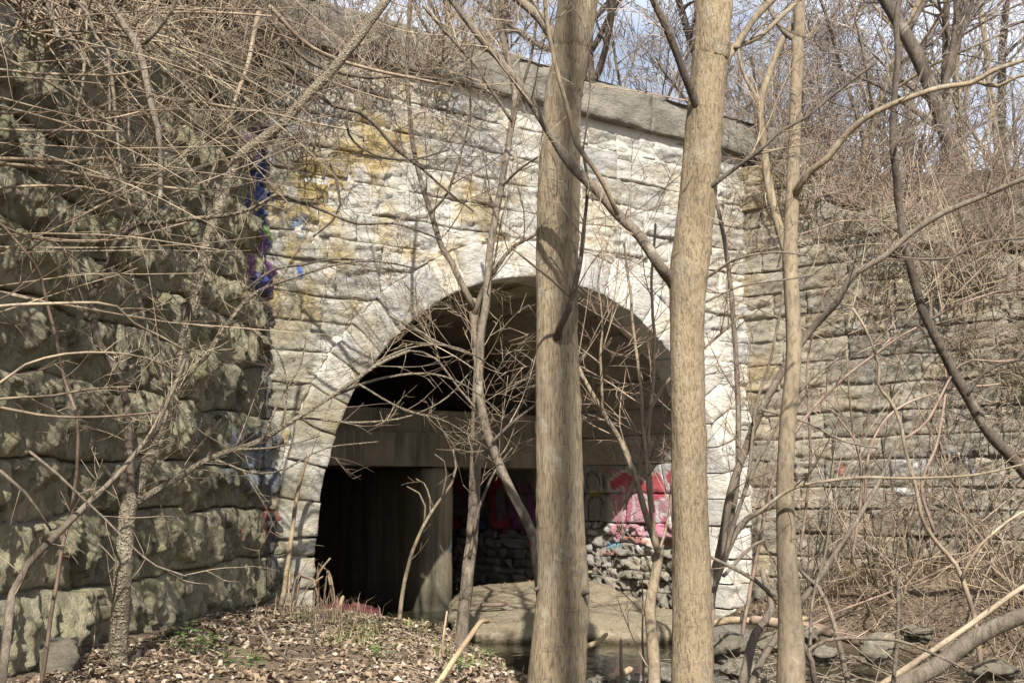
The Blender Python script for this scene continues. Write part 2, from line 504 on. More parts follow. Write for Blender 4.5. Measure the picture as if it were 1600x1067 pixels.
M['litter'] = mat_leaf('dead_leaves', [(0.07, 0.048, 0.03), (0.14, 0.095, 0.06), (0.22, 0.16, 0.10), (0.32, 0.25, 0.175), (0.44, 0.38, 0.31)])
M['green'] = mat_leaf('spring_leaves', [(0.05, 0.09, 0.02), (0.09, 0.155, 0.035), (0.14, 0.22, 0.06)])
M['grass'] = mat_leaf('young_grass', [(0.10, 0.16, 0.03), (0.20, 0.24, 0.07), (0.36, 0.31, 0.16)])
M['drygrass'] = mat_leaf('dry_grass', [(0.13, 0.09, 0.055), (0.22, 0.16, 0.10), (0.34, 0.265, 0.17)])
def mat_cloth():
    m = NT('maroon_cloth')
    c = m.mix(m.noise(5, detail=5), (0.065, 0.018, 0.02), (0.11, 0.035, 0.035))
    return m.done(c, 0.9, m.bump(m.noise(60, detail=4), 0.006))
M['cloth'] = mat_cloth()
M['rock'] = mat_stone('creek_rock', (0.24, 0.21, 0.155), (0.16, 0.14, 0.105), (0.11, 0.10, 0.08), strat=3, moss=(0.16, 0.15, 0.08))
M['rock_pale'] = mat_stone('pale_creek_rock', (0.30, 0.265, 0.20), (0.21, 0.185, 0.14), (0.09, 0.08, 0.065), strat=3)

# ------------------------------------------------------------------ the walls' plan
dW = ray(3200, 765)[:2]
dW = dW / np.linalg.norm(dW)
P0 = at(495, 835, 13)[:2]       # left springing of the arch
nW = np.array([dW[1], -dW[0]])  # out of the face, towards the viewer
aW = -nW                        # into the tunnel
R = 3.45
CZ = 1.35
RO = R + 0.52
UL, UR = -0.55, 7.42
def w3(u, z, h=0.0):
    u, z, h = np.broadcast_arrays(np.asarray(u, float), np.asarray(z, float), np.asarray(h, float))
    return np.stack([P0[0] + u * dW[0] + h * nW[0], P0[1] + u * dW[1] + h * nW[1], z], -1)
CL = w3(-0.40, 0)[:2]              # inner corner with the left wing wall
CR = w3(UR, 0)[:2]
dL = np.array([-0.115, -1.0]); dL /= np.linalg.norm(dL)      # left wing: from the corner towards the viewer
nL = np.array([-dL[1], dL[0]])
dR = np.array([0.755, -0.656]); dR /= np.linalg.norm(dR)     # right wing: from its corner outwards and nearer
nR = np.array([dR[1], -dR[0]])
def l3(s, z, h=0.0):
    s, z, h = np.broadcast_arrays(np.asarray(s, float), np.asarray(z, float), np.asarray(h, float))
    h = h - 0.045 * z             # the wall leans back a little
    return np.stack([CL[0] + s * dL[0] + h * nL[0], CL[1] + s * dL[1] + h * nL[1], z], -1)
def r3(s, z, h=0.0):
    s, z, h = np.broadcast_arrays(np.asarray(s, float), np.asarray(z, float), np.asarray(h, float))
    return np.stack([CR[0] + s * dR[0] + h * nR[0], CR[1] + s * dR[1] + h * nR[1], z], -1)
def b3(th, t, h=0.0):           # barrel: angle, depth, h towards the axis
    th, t, h = np.broadcast_arrays(np.asarray(th, float), np.asarray(t, float), np.asarray(h, float))
    u = R + (R - h) * np.cos(th)
    z = CZ + (R - h) * np.sin(th)
    return w3(u, z, -t)
def j3(t, z, h=0.0):            # right inner wall below the springing
    return w3(2 * R - np.asarray(h), z, -np.asarray(t))
def top_left(s):                # height of the left wing's top
    return np.interp(s, [0, 2.2, 4.0, 6.0, 9.0], [7.2, 6.6, 5.8, 5.0, 4.5])
def top_right(s):
    return np.interp(s, [0, 1.2, 3.0, 5.0, 9.0], [7.0, 6.3, 5.3, 4.7, 4.0])

# ------------------------------------------------------------------ spray paint (kept as vertex colour of the stones it is on)
def seg_d(px, py, pts):
    d = np.full(np.shape(px), 9.0)
    for (x0, y0), (x1, y1) in zip(pts[:-1], pts[1:]):
        vx, vy = x1 - x0, y1 - y0
        t = np.clip(((px - x0) * vx + (py - y0) * vy) / (vx * vx + vy * vy + 1e-9), 0, 1)
        d = np.minimum(d, np.hypot(px - x0 - t * vx, py - y0 - t * vy))
    return d
def lay(C, mask, col, a=1.0):
    mask = np.clip(mask, 0, 1) * a
    C[..., :3] = C[..., :3] * (1 - mask[..., None]) + np.array(col) * mask[..., None]
    C[..., 3] = np.maximum(C[..., 3], mask)
def stroke(C, x, y, pts, w, col, a=1.0, soft=0.012):
    lay(C, 1 - sstep(w / 2 - soft, w / 2 + soft, seg_d(x, y, pts)), col, a)
def circ(cx, cy, rx, ry, a0=0, a1=360, n=20):
    return [(cx + rx * math.cos(math.radians(a0 + (a1 - a0) * i / n)), cy + ry * math.sin(math.radians(a0 + (a1 - a0) * i / n))) for i in range(n + 1)]
RED, PINK, WHT, BLK = (0.50, 0.055, 0.085), (0.55, 0.16, 0.23), (0.70, 0.67, 0.65), (0.03, 0.03, 0.035)
def paint_inner(t, z):          # depth into the tunnel, height
    C = np.zeros((*np.shape(t), 4))
    y = 0.45 - t * 1.0          # deeper is left in view
    # whitewash under the big letters
    n = fbm(t * 1.6, z * 1.6, 0, 4, 31)
    lay(C, sstep(-0.2, 0.2, n + 0.55 - np.abs(z - 1.3) * 0.95) * (1 - sstep(2.6, 3.2, t)), (0.66, 0.64, 0.60), 0.85)
    G = [  # red bubble letters: fill strokes
        [(-2.15, 1.98), (-1.85, 2.10), (-1.55, 2.02), (-1.30, 1.90)], [(-1.78, 2.0), (-1.80, 1.65), (-1.86, 1.35)],
        [(-1.22, 2.05), (-1.02, 2.08), (-0.95, 1.88), (-1.15, 1.80), (-1.22, 2.05)],
        [(-1.25, 1.62), (-1.28, 1.30), (-1.05, 1.22), (-0.95, 1.40)],
        [(-0.72, 2.1), (-0.55, 1.85), (-0.52, 1.55), (-0.62, 1.30)], [(-0.35, 2.15), (-0.30, 1.75), (-0.30, 1.35)], [(-0.1, 2.1), (-0.05, 1.5)]]
    gb = fbm(t * 3, z * 3, 2, 3, 33) * 0.16
    lay(C, sstep(0, .06, np.minimum(np.minimum(y + 2.15, 0.2 - y), np.minimum(z - 1.12, 2.12 - z)) + gb), (0.56, 0.22, 0.27), 0.8)
    for g in G:
        stroke(C, y, z, g, 0.32, BLK, 0.75)
    for g in G:
        stroke(C, y, z, g, 0.29, WHT, 0.9)
    for i, g in enumerate(G):
        stroke(C, y, z, g, 0.20, RED if i % 2 == 0 else PINK, 0.95)
    stroke(C, y, z, [(-1.9, 1.10), (-1.2, 1.02), (-0.6, 1.05), (-0.1, 1.0)], 0.07, (0.5, 0.12, 0.06), 0.7)
    stroke(C, y, z, [(-2.4, 0.95), (-2.1, 0.97)], 0.12, (0.10, 0.30, 0.40), 0.8)
    stroke(C, y, z, [(-2.5, 0.82), (-2.05, 0.82)], 0.09, (0.45, 0.12, 0.10), 0.7)
    # black and yellow tags deeper in
    for p in (circ(-2.75, 2.05, 0.17, 0.2), circ(-2.75, 1.55, 0.22, 0.3, 30, 330), [(-2.45, 2.2), (-2.5, 1.9), (-2.35, 1.85)], circ(-3.25, 1.9, 0.2, 0.25, -40, 220)):
        stroke(C, y, z, p, 0.07, (0.55, 0.55, 0.52), 0.8)
        stroke(C, y, z, [(a + 0.05, b - 0.04) for a, b in p], 0.05, BLK, 0.9)
    stroke(C, y, z, [(-2.85, 1.82), (-2.45, 1.86)], 0.06, (0.45, 0.36, 0.03), 0.8)
    # faint piece in the second bay: red, blue, pink
    for k, (cx, col) in enumerate([(-7.2, RED), (-6.4, (0.10, 0.16, 0.26)), (-5.6, RED), (-4.9, (0.30, 0.08, 0.24)), (-8.2, (0.35, 0.35, 0.33))]):
        stroke(C, y, z, circ(cx, 1.6, 0.34, 0.42, 40 * k, 40 * k + 290), 0.26, col, 0.9)
        stroke(C, y, z, circ(cx, 1.6, 0.48, 0.56, 40 * k, 40 * k + 290), 0.05, BLK, 0.9)
    stroke(C, y, z, [(-4.6, 0.75), (-4.6, 0.95)], 0.16, (0.60, 0.03, 0.02), 1.0)
    # light blue lettering near the mouth
    stroke(C, y, z, [(-0.25, 2.35), (-0.05, 2.38)], 0.22, (0.16, 0.26, 0.55), 0.7)
    return C
def paint_left(s, z):           # distance from the corner, height
    C = np.zeros((*np.shape(s), 4))
    n = fbm(s * 5, z * 2.2, 0, 4, 77)
    col = np.abs(s - 0.30)
    lay(C, sstep(-0.1, 0.1, 0.42 - col * 1.4 + n * 0.35) * sstep(4.0, 4.25, z) * (1 - sstep(5.7, 5.95, z)), (0.04, 0.06, 0.24), 0.85)
    lay(C, sstep(0.0, 0.12, fbm(s * 6, z * 2.5, 4, 3, 81) + 0.10 - np.abs(s - 0.35)) * sstep(4.15, 4.3, z) * (1 - sstep(4.9, 5.4, z)), (0.26, 0.09, 0.24), 0.8)
    lay(C, sstep(0.1, 0.2, fbm(s * 7, z * 3, 9, 3, 82) - np.abs(s - 0.3) * 0.6) * sstep(5.5, 5.6, z) * (1 - sstep(6.1, 6.3, z)), (0.16, 0.07, 0.20), 0.9)
    stroke(C, s, z, circ(0.18, 5.25, 0.13, 0.28, 90, 400), 0.05, (0.68, 0.70, 0.66), 0.95)
    stroke(C, s, z, circ(0.20, 5.22, 0.20, 0.40, 200, 330), 0.06, (0.20, 0.42, 0.08), 0.9)
    stroke(C, s, z, circ(0.17, 5.28, 0.05, 0.10), 0.06, BLK, 0.9)
    lay(C, sstep(-0.05, 0.18, fbm(s * 9, z * 2, 2, 4, 83) + 0.10 - np.abs(s - 0.5) * 0.7) * sstep(1.75, 2.0, z) * (1 - sstep(2.55, 2.75, z)), (0.34, 0.37, 0.41), 0.7)
    lay(C, sstep(0.0, 0.14, fbm(s * 9, z * 2.4, 5, 4, 84) - np.abs(s - 0.6) * 0.7 - 0.02) * sstep(1.75, 2.0, z) * (1 - sstep(2.4, 2.6, z)), (0.11, 0.16, 0.23), 0.7)
    lay(C, sstep(0.0, 0.14, fbm(s * 8, z * 4, 6, 4, 85) + 0.12 - np.abs(s - 0.65) * 1.2) * sstep(1.3, 1.38, z) * (1 - sstep(1.68, 1.75, z)), (0.36, 0.08, 0.06), 0.8)
    # dark grey that fills the corner, fading out along the wall
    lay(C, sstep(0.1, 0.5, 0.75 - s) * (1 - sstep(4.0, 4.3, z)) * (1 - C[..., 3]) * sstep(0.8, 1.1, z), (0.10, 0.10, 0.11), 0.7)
    return C
def paint_face(u, z):
    C = np.zeros((*np.shape(u), 4))
    stroke(C, u, z, [(-0.36, 5.02), (-0.30, 5.10), (-0.28, 4.95)], 0.16, (0.16, 0.28, 0.42), 0.8, 0.05)
    stroke(C, u, z, [(-0.30, 4.42), (-0.31, 4.52)], 0.08, (0.05, 0.13, 0.48), 0.95)
    return C
def paint_right(s, z):
    C = np.zeros((*np.shape(s), 4))
    stroke(C, s, z, [(2.25, 2.25), (2.7, 2.25)], 0.30, (0.50, 0.50, 0.49), 0.6, 0.08)
    for p in (circ(2.35, 2.02, 0.10, 0.16, 60, 300), [(2.35, 2.2), (2.5, 2.28), (2.62, 2.2)], [(2.3, 1.86), (2.5, 1.8), (2.75, 1.86)], circ(3.1, 2.0, 0.28, 0.36, -70, 70), [(2.9, 2.3), (3.1, 2.42), (3.3, 2.3)], circ(2.62, 2.26, 0.06, 0.08)):
        stroke(C, s, z, [(a + 0.03, b + 0.03) for a, b in p], 0.07, (0.62, 0.62, 0.60), 0.75)
        stroke(C, s, z, p, 0.045, BLK, 0.85)
    stroke(C, s, z, circ(0.35, 1.62, 0.10, 0.13, -60, 120), 0.05, (0.66, 0.66, 0.64), 0.8)
    stroke(C, s, z, [(1.5, 2.15), (1.52, 2.25)], 0.10, (0.55, 0.18, 0.14), 0.7)
    stroke(C, s, z, [(1.15, 2.2), (1.28, 2.05)], 0.12, (0.60, 0.59, 0.56), 0.6, 0.04)
    return C

# ------------------------------------------------------------------ stones
def stone(name, parent, mapf, a0, a1, b0, b1, disp, mat, cell=0.05, depth=0.3, gap=0.012, shape=None, paint=None, pmat=None, edge=0.03, edge_w=0.035, wander=0.014):
    """one masonry block: a displaced front face with sides running back into the wall.
    shape(A, B) may bend the rectangle; disp(A, B) is the relief of the face"""
    nx = max(3, int(round((a1 - a0) / cell)))
    ny = max(3, int(round((b1 - b0) / cell)))
    # tighter rows near the edges so that the joint reads as an edge
    def axis(n, lo, hi):
        q = np.linspace(0, 1, n + 1)
        e = min(0.25, 0.014 / max(hi - lo, 0.05))
        q = np.concatenate([[0, e], q[1:-1], [1 - e, 1]])
        return np.sort(q)
    sx, sy = axis(nx, a0, a1), axis(ny, b0, b1)
    S, T = np.meshgrid(sx, sy, indexing='ij')
    A = a0 + gap + (a1 - a0 - 2 * gap) * S
    B = b0 + gap + (b1 - b0 - 2 * gap) * T
    dist = np.minimum(np.minimum(S, 1 - S) * (a1 - a0), np.minimum(T, 1 - T) * (b1 - b0))
    if shape is not None:
        A, B, ok = shape(A, B, S, T)
        if not ok:
            return None
    # wander of the joint lines
    A, B = A + wander * fbm(A * 2.5, B * 3.5, 3.3, 2, 5), B + wander * fbm(A * 2.0, B * 4.0, 8.7, 2, 6)
    H = disp(A, B) - edge * np.exp(-dist / edge_w)
    V = mapf(A, B, H)
    n0, n1 = A.shape
    idx = np.arange(n0 * n1).reshape(n0, n1)
    q = np.stack([idx[:-1, :-1], idx[1:, :-1], idx[1:, 1:], idx[:-1, 1:]], -1).reshape(-1, 4)
    rim = np.concatenate([idx[:, 0], idx[-1, 1:], idx[-2::-1, -1], idx[0, -2:0:-1]])
    Ab, Bb = A.ravel()[rim], B.ravel()[rim]
    back = mapf(Ab, Bb, np.full(len(rim), -depth))
    nb = len(rim)
    k = np.arange(nb)
    side = np.stack([rim[(k + 1) % nb], rim[k], n0 * n1 + k, n0 * n1 + (k + 1) % nb], -1)
    VV = np.concatenate([V.reshape(-1, 3), back])
    at_ = None
    use = mat
    if paint is not None:
        C = paint(A, B)
        if C[..., 3].max() > 0.05:
            at_ = {'paint': np.concatenate([C.reshape(-1, 4), np.zeros((nb, 4))])}
            use = pmat
    me = make_mesh(name, VV, [q, side], smooth=True, attrs=at_)
    return link(name, me, use, parent)

def rows(lo, hi, a, b, rng):
    z = [lo]
    while z[-1] < hi - b:
        z.append(z[-1] + rng.uniform(a, b))
    z.append(hi)
    if len(z) > 2 and z[-1] - z[-2] < a * 0.7:
        z.pop(-2)
    return z

# --- pale face with the arch
face = thing('arch_wall', 'pale sunlit stone wall with the round arch and a concrete parapet on top', 'stone wall', (*P0, 0))
def disp_face(seed):
    off = RNG.uniform(-0.02, 0.025)
    tilt = RNG.uniform(-0.06, 0.06)
    k = int(seed * 7)
    def f(A, B):
        wa = A + 0.06 * fbm(A * 4, B * 6, seed, 3, 15)
        wb = B + 0.035 * fbm(A * 3, B * 5, seed + 4, 3, 16)
        h = off + tilt * (B - B.mean())
        h = h + 0.020 * slabs(wa, wb, 0.42, 0.10, k, 0.8) + 0.012 * slabs(wa, wb, 0.17, 0.045, k + 9, 0.8)
        h = h + 0.014 * fbm(A * 1.6, B * 7.0, seed, 4, 11) + 0.010 * fbm(A * 9, B * 22, seed, 2, 12)
        return h
    return f
rs = np.random.default_rng(3)
zs = rows(CZ, 7.16, 0.30, 0.46, rs)
def cut_side(sgn):
    def f(A, B, S, T):
        B0 = B
        c = np.where(B0 < CZ, RO, np.sqrt(np.maximum(RO ** 2 - (B0 - CZ) ** 2, 0)))
        lo, hi = A[0, 0], A[-1, 0]
        if sgn < 0:
            lim = np.minimum(hi, R - c - 0.012)
            if lim.max() - lo < 0.09:
                return A, B, False
            lim = np.maximum(lim, lo + 0.02)
            return lo + (lim - lo) * S, B, True
        lim = np.maximum(lo, R + c + 0.012)
        if hi - lim.min() < 0.09:
            return A, B, False
        lim = np.minimum(lim, hi - 0.02)
        return lim + (hi - lim) * S, B, True
    return f
def cut_bottom(A, B, S, T):
    c = CZ + np.sqrt(np.maximum(RO ** 2 - (A - R) ** 2, 0)) + 0.012
    c = np.where(np.abs(A - R) < RO, c, B[0, 0])
    lo, hi = B[0, 0], B[0, -1]
    lim = np.maximum(lo, c)
    if hi - lim.min() < 0.07:
        return A, B, False
    lim = np.minimum(lim, hi - 0.02)
    return A, lim + (hi - lim) * T, True
for i in range(len(zs) - 1):
    z0, z1 = zs[i], zs[i + 1]
    spans = []
    zc = z0 - CZ
    if z0 >= CZ + RO:
        spans.append((UL - 0.22, UR + 0.08, None))
    else:
        c = math.sqrt(max(RO ** 2 - zc ** 2, 0))
        # the part of the course left and right of the ring (at its lower edge the gap is widest)
        ctop = math.sqrt(max(RO ** 2 - (z1 - CZ) ** 2, 0)) if z1 < CZ + RO else 0.0
        if zc < 0.72 * RO:
            spans += [(UL - 0.22, R - ctop, cut_side(-1)), (R + ctop, UR + 0.08, cut_side(1))]
        else:
            spans.append((UL - 0.22, UR + 0.08, cut_bottom))
    for a, b, shp in spans:
        if b - a < 0.12:
            continue
        u = a
        cuts = [a]
        while cuts[-1] < b - 0.9:
            cuts.append(cuts[-1] + rs.uniform(0.45, 1.15))
        if b - cuts[-1] < 0.3 and len(cuts) > 1:
            cuts.pop()
        cuts.append(b)
        for k in range(len(cuts) - 1):
            stone('stone', face, w3, cuts[k], cuts[k + 1], z0, z1, disp_face(rs.uniform(0, 90)), M['stone_pale'], cell=0.03, gap=0.005, shape=shp, paint=paint_face, pmat=M['stone_pale_paint'], edge=0.022, edge_w=0.010)
# jambs below the springing
for (a, b) in ((UL - 0.12, 0.0), (2 * R, UR)):
    zj = rows(-0.3, CZ, 0.28, 0.42, rs)
    for k in range(len(zj) - 1):
        stone('jamb_stone', face, w3, a, b - 0.004, zj[k], zj[k + 1], disp_face(rs.uniform(0, 90)), M['ring'], cell=0.045, depth=0.56, edge=0.02)
# voussoirs
NV = 27
def v3(s, r, h=0.0):
    th = s / R
    return w3(R + r * np.cos(th), CZ + r * np.sin(th), h)
for k in range(NV):
    s0, s1 = math.pi * R * k / NV, math.pi * R * (k + 1) / NV
    off, sd = RNG.uniform(0.02, 0.05), RNG.uniform(0, 90)
    stone('voussoir', face, v3, s0, s1, R, RO + RNG.uniform(-0.02, 0.03), (lambda o_, s_: lambda A, B: o_ + 0.02 * fbm(A * 3, B * 3, s_, 4, 21) + 0.016 * sstep(0, 0.2, fbm(A * 5, B * 5, s_ + 5, 3, 22)))(off, sd),
          M['ring'], cell=0.05, depth=0.56, gap=0.008, edge=0.02, edge_w=0.02)
# rubble core behind the face (an arch-shaped hole in it)
def face_core():
    th = np.linspace(0, math.pi, 61)
    inner = [(2 * R + 0.1, -0.5)] + [(R + (R + 0.10) * math.cos(t), CZ + (R + 0.10) * math.sin(t)) for t in th] + [(-0.1, -0.5)]
    outer = []
    for (u, z) in inner:
        if z <= CZ:
            outer.append((UR + 0.02 if u > R else UL - 0.02, z))
        else:
            dx, dz = u - R, z - CZ
            k = min((UR + 0.02 - R) / max(abs(dx), 1e-6) if dx > 0 else (R - UL + 0.02) / max(abs(dx), 1e-6), (7.3 - CZ) / max(dz, 1e-6))
            outer.append((R + dx * k, CZ + dz * k))
    inner, outer = np.array(inner), np.array(outer)
    n = len(inner)
    V = np.concatenate([w3(inner[:, 0], inner[:, 1], -0.035), w3(outer[:, 0], outer[:, 1], -0.035)])
    i = np.arange(n - 1)
    q = np.stack([i, i + 1, n + i + 1, n + i], -1)
    me = make_mesh('mortar_core', V, [q], smooth=False)
    link('mortar_core', me, M['mortar_pale'], face)
    tri = w3(np.array([UL - 0.02, UL - 0.02, R, UR + 0.02, UR + 0.02]), np.array([7.3, 5.3, 7.3, 5.3, 7.3]), -0.037)
    me = make_mesh('mortar_corner', tri, [np.array([[0, 1, 2], [2, 3, 4]])], smooth=False)
    link('mortar_core', me, M['mortar_pale'], face)
face_core()
# parapet: rough drip course, darkened for the shadow line, under long concrete blocks
def disp_drip(sd):
    return lambda A, B: -0.05 + 0.03 * fbm(A * 2, B * 8, sd, 3, 41)
def disp_par(sd):
    return lambda A, B: 0.12 + 0.025 * fbm(A * 1.2, B * 3, 4, 3, 44) + 0.022 * fbm(A * 5, B * 6, sd, 4, 42) - 0.05 * sstep(-0.1, 0.3, fbm(A * 1.5, B * 5, 3, 3, 43)) * sstep(7.65, 7.85, B)
u = UL - 3.0
while u < 8.6:
    w = RNG.uniform(0.9, 1.6)
    sd = RNG.uniform(0, 90)
    stone('drip_stone', face, w3, u, u + w, 7.17, 7.27, disp_drip(sd), M['parapet'], cell=0.06, depth=0.3, gap=0.006, edge=0.02)
    u += w
u = UL - 3.0
while u < 8.6:
    w = RNG.uniform(1.8, 2.6)
    sd = RNG.uniform(0, 90)
    stone('parapet_block', face, w3, u, u + w, 7.28, 7.86, disp_par(sd), M['parapet'], cell=0.06, depth=0.45, gap=0.004, edge=0.02, edge_w=0.015)
    u += w
# top of the parapet
a, b = w3(np.array([UL - 3, 8.6, 8.6, UL - 3]), 7.84, np.array([0.11, 0.11, -0.44, -0.44])), None
link('coping', make_mesh('coping', a, [np.array([[0, 1, 2, 3]])], smooth=False), M['parapet'], face)

# --- tunnel barrel and inner walls
tun = thing('tunnel', 'dark stone tunnel vault behind the arch with graffiti on its right side', 'tunnel', (*P0, 0))
rows_b = 22
for i in range(rows_b):
    th0, th1 = math.pi * i / rows_b, math.pi * (i + 1) / rows_b
    if th0 > math.pi * 0.9:
        continue
    t = 0.57
    tmax = 9.5 if i < 4 else 5.2
    while t < tmax:
        w = RNG.uniform(0.6, 1.2) if i < 4 else RNG.uniform(1.0, 1.9)
        sd, off = RNG.uniform(0, 90), RNG.uniform(-0.012, 0.012)
        mp_ = lambda A, B, H: b3(A / R, B, H)
        pf = (lambda A, B: paint_inner(B, CZ + R * np.sin(A / R))) if i < 6 else None
        stone('vault_stone', tun, mp_, th0 * R, th1 * R, t, t + w, (lambda o_, s_: lambda A, B: o_ + 0.014 * fbm(A * 4, B * 2, s_, 4, 51))(off, sd),
              M['stone_inner'], cell=0.05 if i < 4 and t < 3.2 else 0.12, depth=0.25, gap=0.006, paint=pf, pmat=M['stone_inner_paint'], edge=0.012, edge_w=0.02)
        t += w
# rubble of the right inner wall
zj = rows(-0.2, CZ, 0.13, 0.24, rs)
for k in range(len(zj) - 1):
    t = 0.57
    while t < 9.5:
        w = rs.uniform(0.18, 0.5) if t < 4 else rs.uniform(0.6, 1.2)
        sd, off = rs.uniform(0, 90), rs.uniform(-0.03, 0.05)
        stone('rubble_stone', tun, j3, t, t + w, zj[k], zj[k + 1], (lambda o_, s_: lambda A, B: o_ + 0.05 * fbm(A * 4, B * 6, s_, 4, 52) + 0.03 * slabs(A, B, .13, .08, int(s_ * 9), 1.5))(off, sd),
              M['stone_inner'], cell=0.04 if t < 4 else 0.1, depth=0.2, gap=0.004, paint=paint_inner, pmat=M['stone_inner_paint'], edge=0.035, edge_w=0.02, wander=0.05)
        t += w
# lining behind those stones, left inner wall; added end wall keeps the inside dark
th = np.linspace(0, math.pi, 41)
prof_u = np.concatenate([[2 * R + 0.08], R + (R + 0.08) * np.cos(th), [-0.08]])
prof_z = np.concatenate([[-0.6], CZ + (R + 0.08) * np.sin(th), [-0.6]])
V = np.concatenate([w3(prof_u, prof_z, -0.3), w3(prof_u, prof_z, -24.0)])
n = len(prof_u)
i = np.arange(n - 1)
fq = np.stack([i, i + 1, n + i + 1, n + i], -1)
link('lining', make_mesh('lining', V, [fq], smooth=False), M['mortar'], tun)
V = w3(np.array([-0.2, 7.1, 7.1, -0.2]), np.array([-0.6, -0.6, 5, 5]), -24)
link('added_end_wall', make_mesh('added_end_wall', V, [np.array([[0, 1, 2, 3]])], smooth=False), M['mortar'], tun)
zj = rows(-0.3, CZ, 0.32, 0.45, rs)
for k in range(len(zj) - 1):
    t = 0.57
    while t < 4.5:
        w = rs.uniform(0.7, 1.2)
        stone('side_stone', tun, lambda A, B, H: w3(H, B, -A), t, t + w, zj[k], zj[k + 1], lambda A, B: 0.01 * fbm(A * 4, B * 4, 1, 3, 53), M['stone_inner'], cell=0.12, depth=0.2)
        t += w

# --- concrete pier with a round nose, and the beam it carries
def concrete_frame():
    fr = thing('concrete_frame', 'stained concrete pier with rounded nose carrying a beam inside the arch', 'concrete frame', tuple(w3(3.4, 0, -3.3)))
    ND = 3.15                   # depth of the nose
    th_ = 0.30                  # half thickness
    uc = 3.74
    # pier: outline in plan, swept up; the nose's top is rounded back
    pl = [(-th_, -7.0), (-th_, -th_ * 0.0)]
    ang = np.linspace(math.pi, 0, 15)
    plan = [(-th_, 11.0 - k * (11.0 - th_) / 20) for k in range(20)] + [(th_ * math.cos(a), th_ - th_ * math.sin(a)) for a in ang] + [(th_, th_ + k * 0.55) for k in range(1, 21)]
    plan = np.array(plan)
    zz = np.concatenate([[-0.4, 0.0], np.linspace(0.15, 1.9, 22), np.linspace(1.95, 2.27, 8)])
    VV, PA = [], []
    for z in zz:
        sh = 0.0
        if z > 1.85:
            q = (z - 1.85) / 0.42
            sh = 0.24 * (1 - math.sqrt(max(0, 1 - min(q, 1) ** 2)))
        uu = uc + plan[:, 0] * (1 - sh * 0.9)
        dd = ND + plan[:, 1] + sh * (plan[:, 1] < 1.2)
        p = w3(uu, z, -dd)
        wob = 0.006 * fbm(p[:, 0] * 2, p[:, 1] * 2, p[:, 2] * 2, 3, 61)
        VV.append(p + wob[:, None])
        C = np.zeros((len(uu), 4))
        g = sstep(0.0, 0.2, fbm(plan[:, 0] * 6, plan[:, 1] * 5, z * 4, 3, 62) + 0.15)
        side = (plan[:, 0] > 0.12) & (plan[:, 1] < 0.6)
        if 0.95 < z < 1.35:
            lay(C, g * side, (0.34, 0.44, 0.48), 0.8)
        if 1.35 < z < 1.55:
            lay(C, g * side, (0.45, 0.14, 0.24), 0.8)
        PA.append(C)
    m_, n_ = len(zz), len(plan)
    idx = np.arange(m_ * n_).reshape(m_, n_)
    q = np.stack([idx[:-1, :-1], idx[:-1, 1:], idx[1:, 1:], idx[1:, :-1]], -1).reshape(-1, 4)
    link('pier', make_mesh('pier', np.concatenate(VV), [q], attrs={'paint': np.concatenate(PA)}), M['concrete_paint'], fr)
    # beam: three stepped courses, each a rough-edged block
    def block(name, u0, u1, d0, d1, z0, z1, mat):
        nu, nz_ = 40, 6
        U, Z = np.meshgrid(np.linspace(u0, u1, nu), np.linspace(z0, z1, nz_), indexing='ij')
        wv = 0.008 * fbm(U * 3, Z * 3, d0, 3, 63)
        fz = w3(U, Z, -(d0 + wv))
        bz = w3(U, Z, -d1)
        V = np.concatenate([fz.reshape(-1, 3), bz.reshape(-1, 3)])
        idx = np.arange(nu * nz_).reshape(nu, nz_)
        q1 = np.stack([idx[:-1, :-1], idx[1:, :-1], idx[1:, 1:], idx[:-1, 1:]], -1).reshape(-1, 4)
        rim = np.concatenate([idx[:, 0], idx[-1, 1:], idx[-2::-1, -1], idx[0, -2:0:-1]])
        s_ = np.stack([rim, np.roll(rim, -1), np.roll(rim, -1) + nu * nz_, rim + nu * nz_], -1)
        return link(name, make_mesh(name, V, [q1, s_], smooth=False), mat, fr)
    block('beam', -0.5, 6.86, ND + 0.14, ND + 9, 2.272, 2.80, M['concrete'])
    block('beam_ledge', -0.5, 6.7, ND + 0.22, ND + 8, 2.803, 3.18, M['concrete'])
concrete_frame()

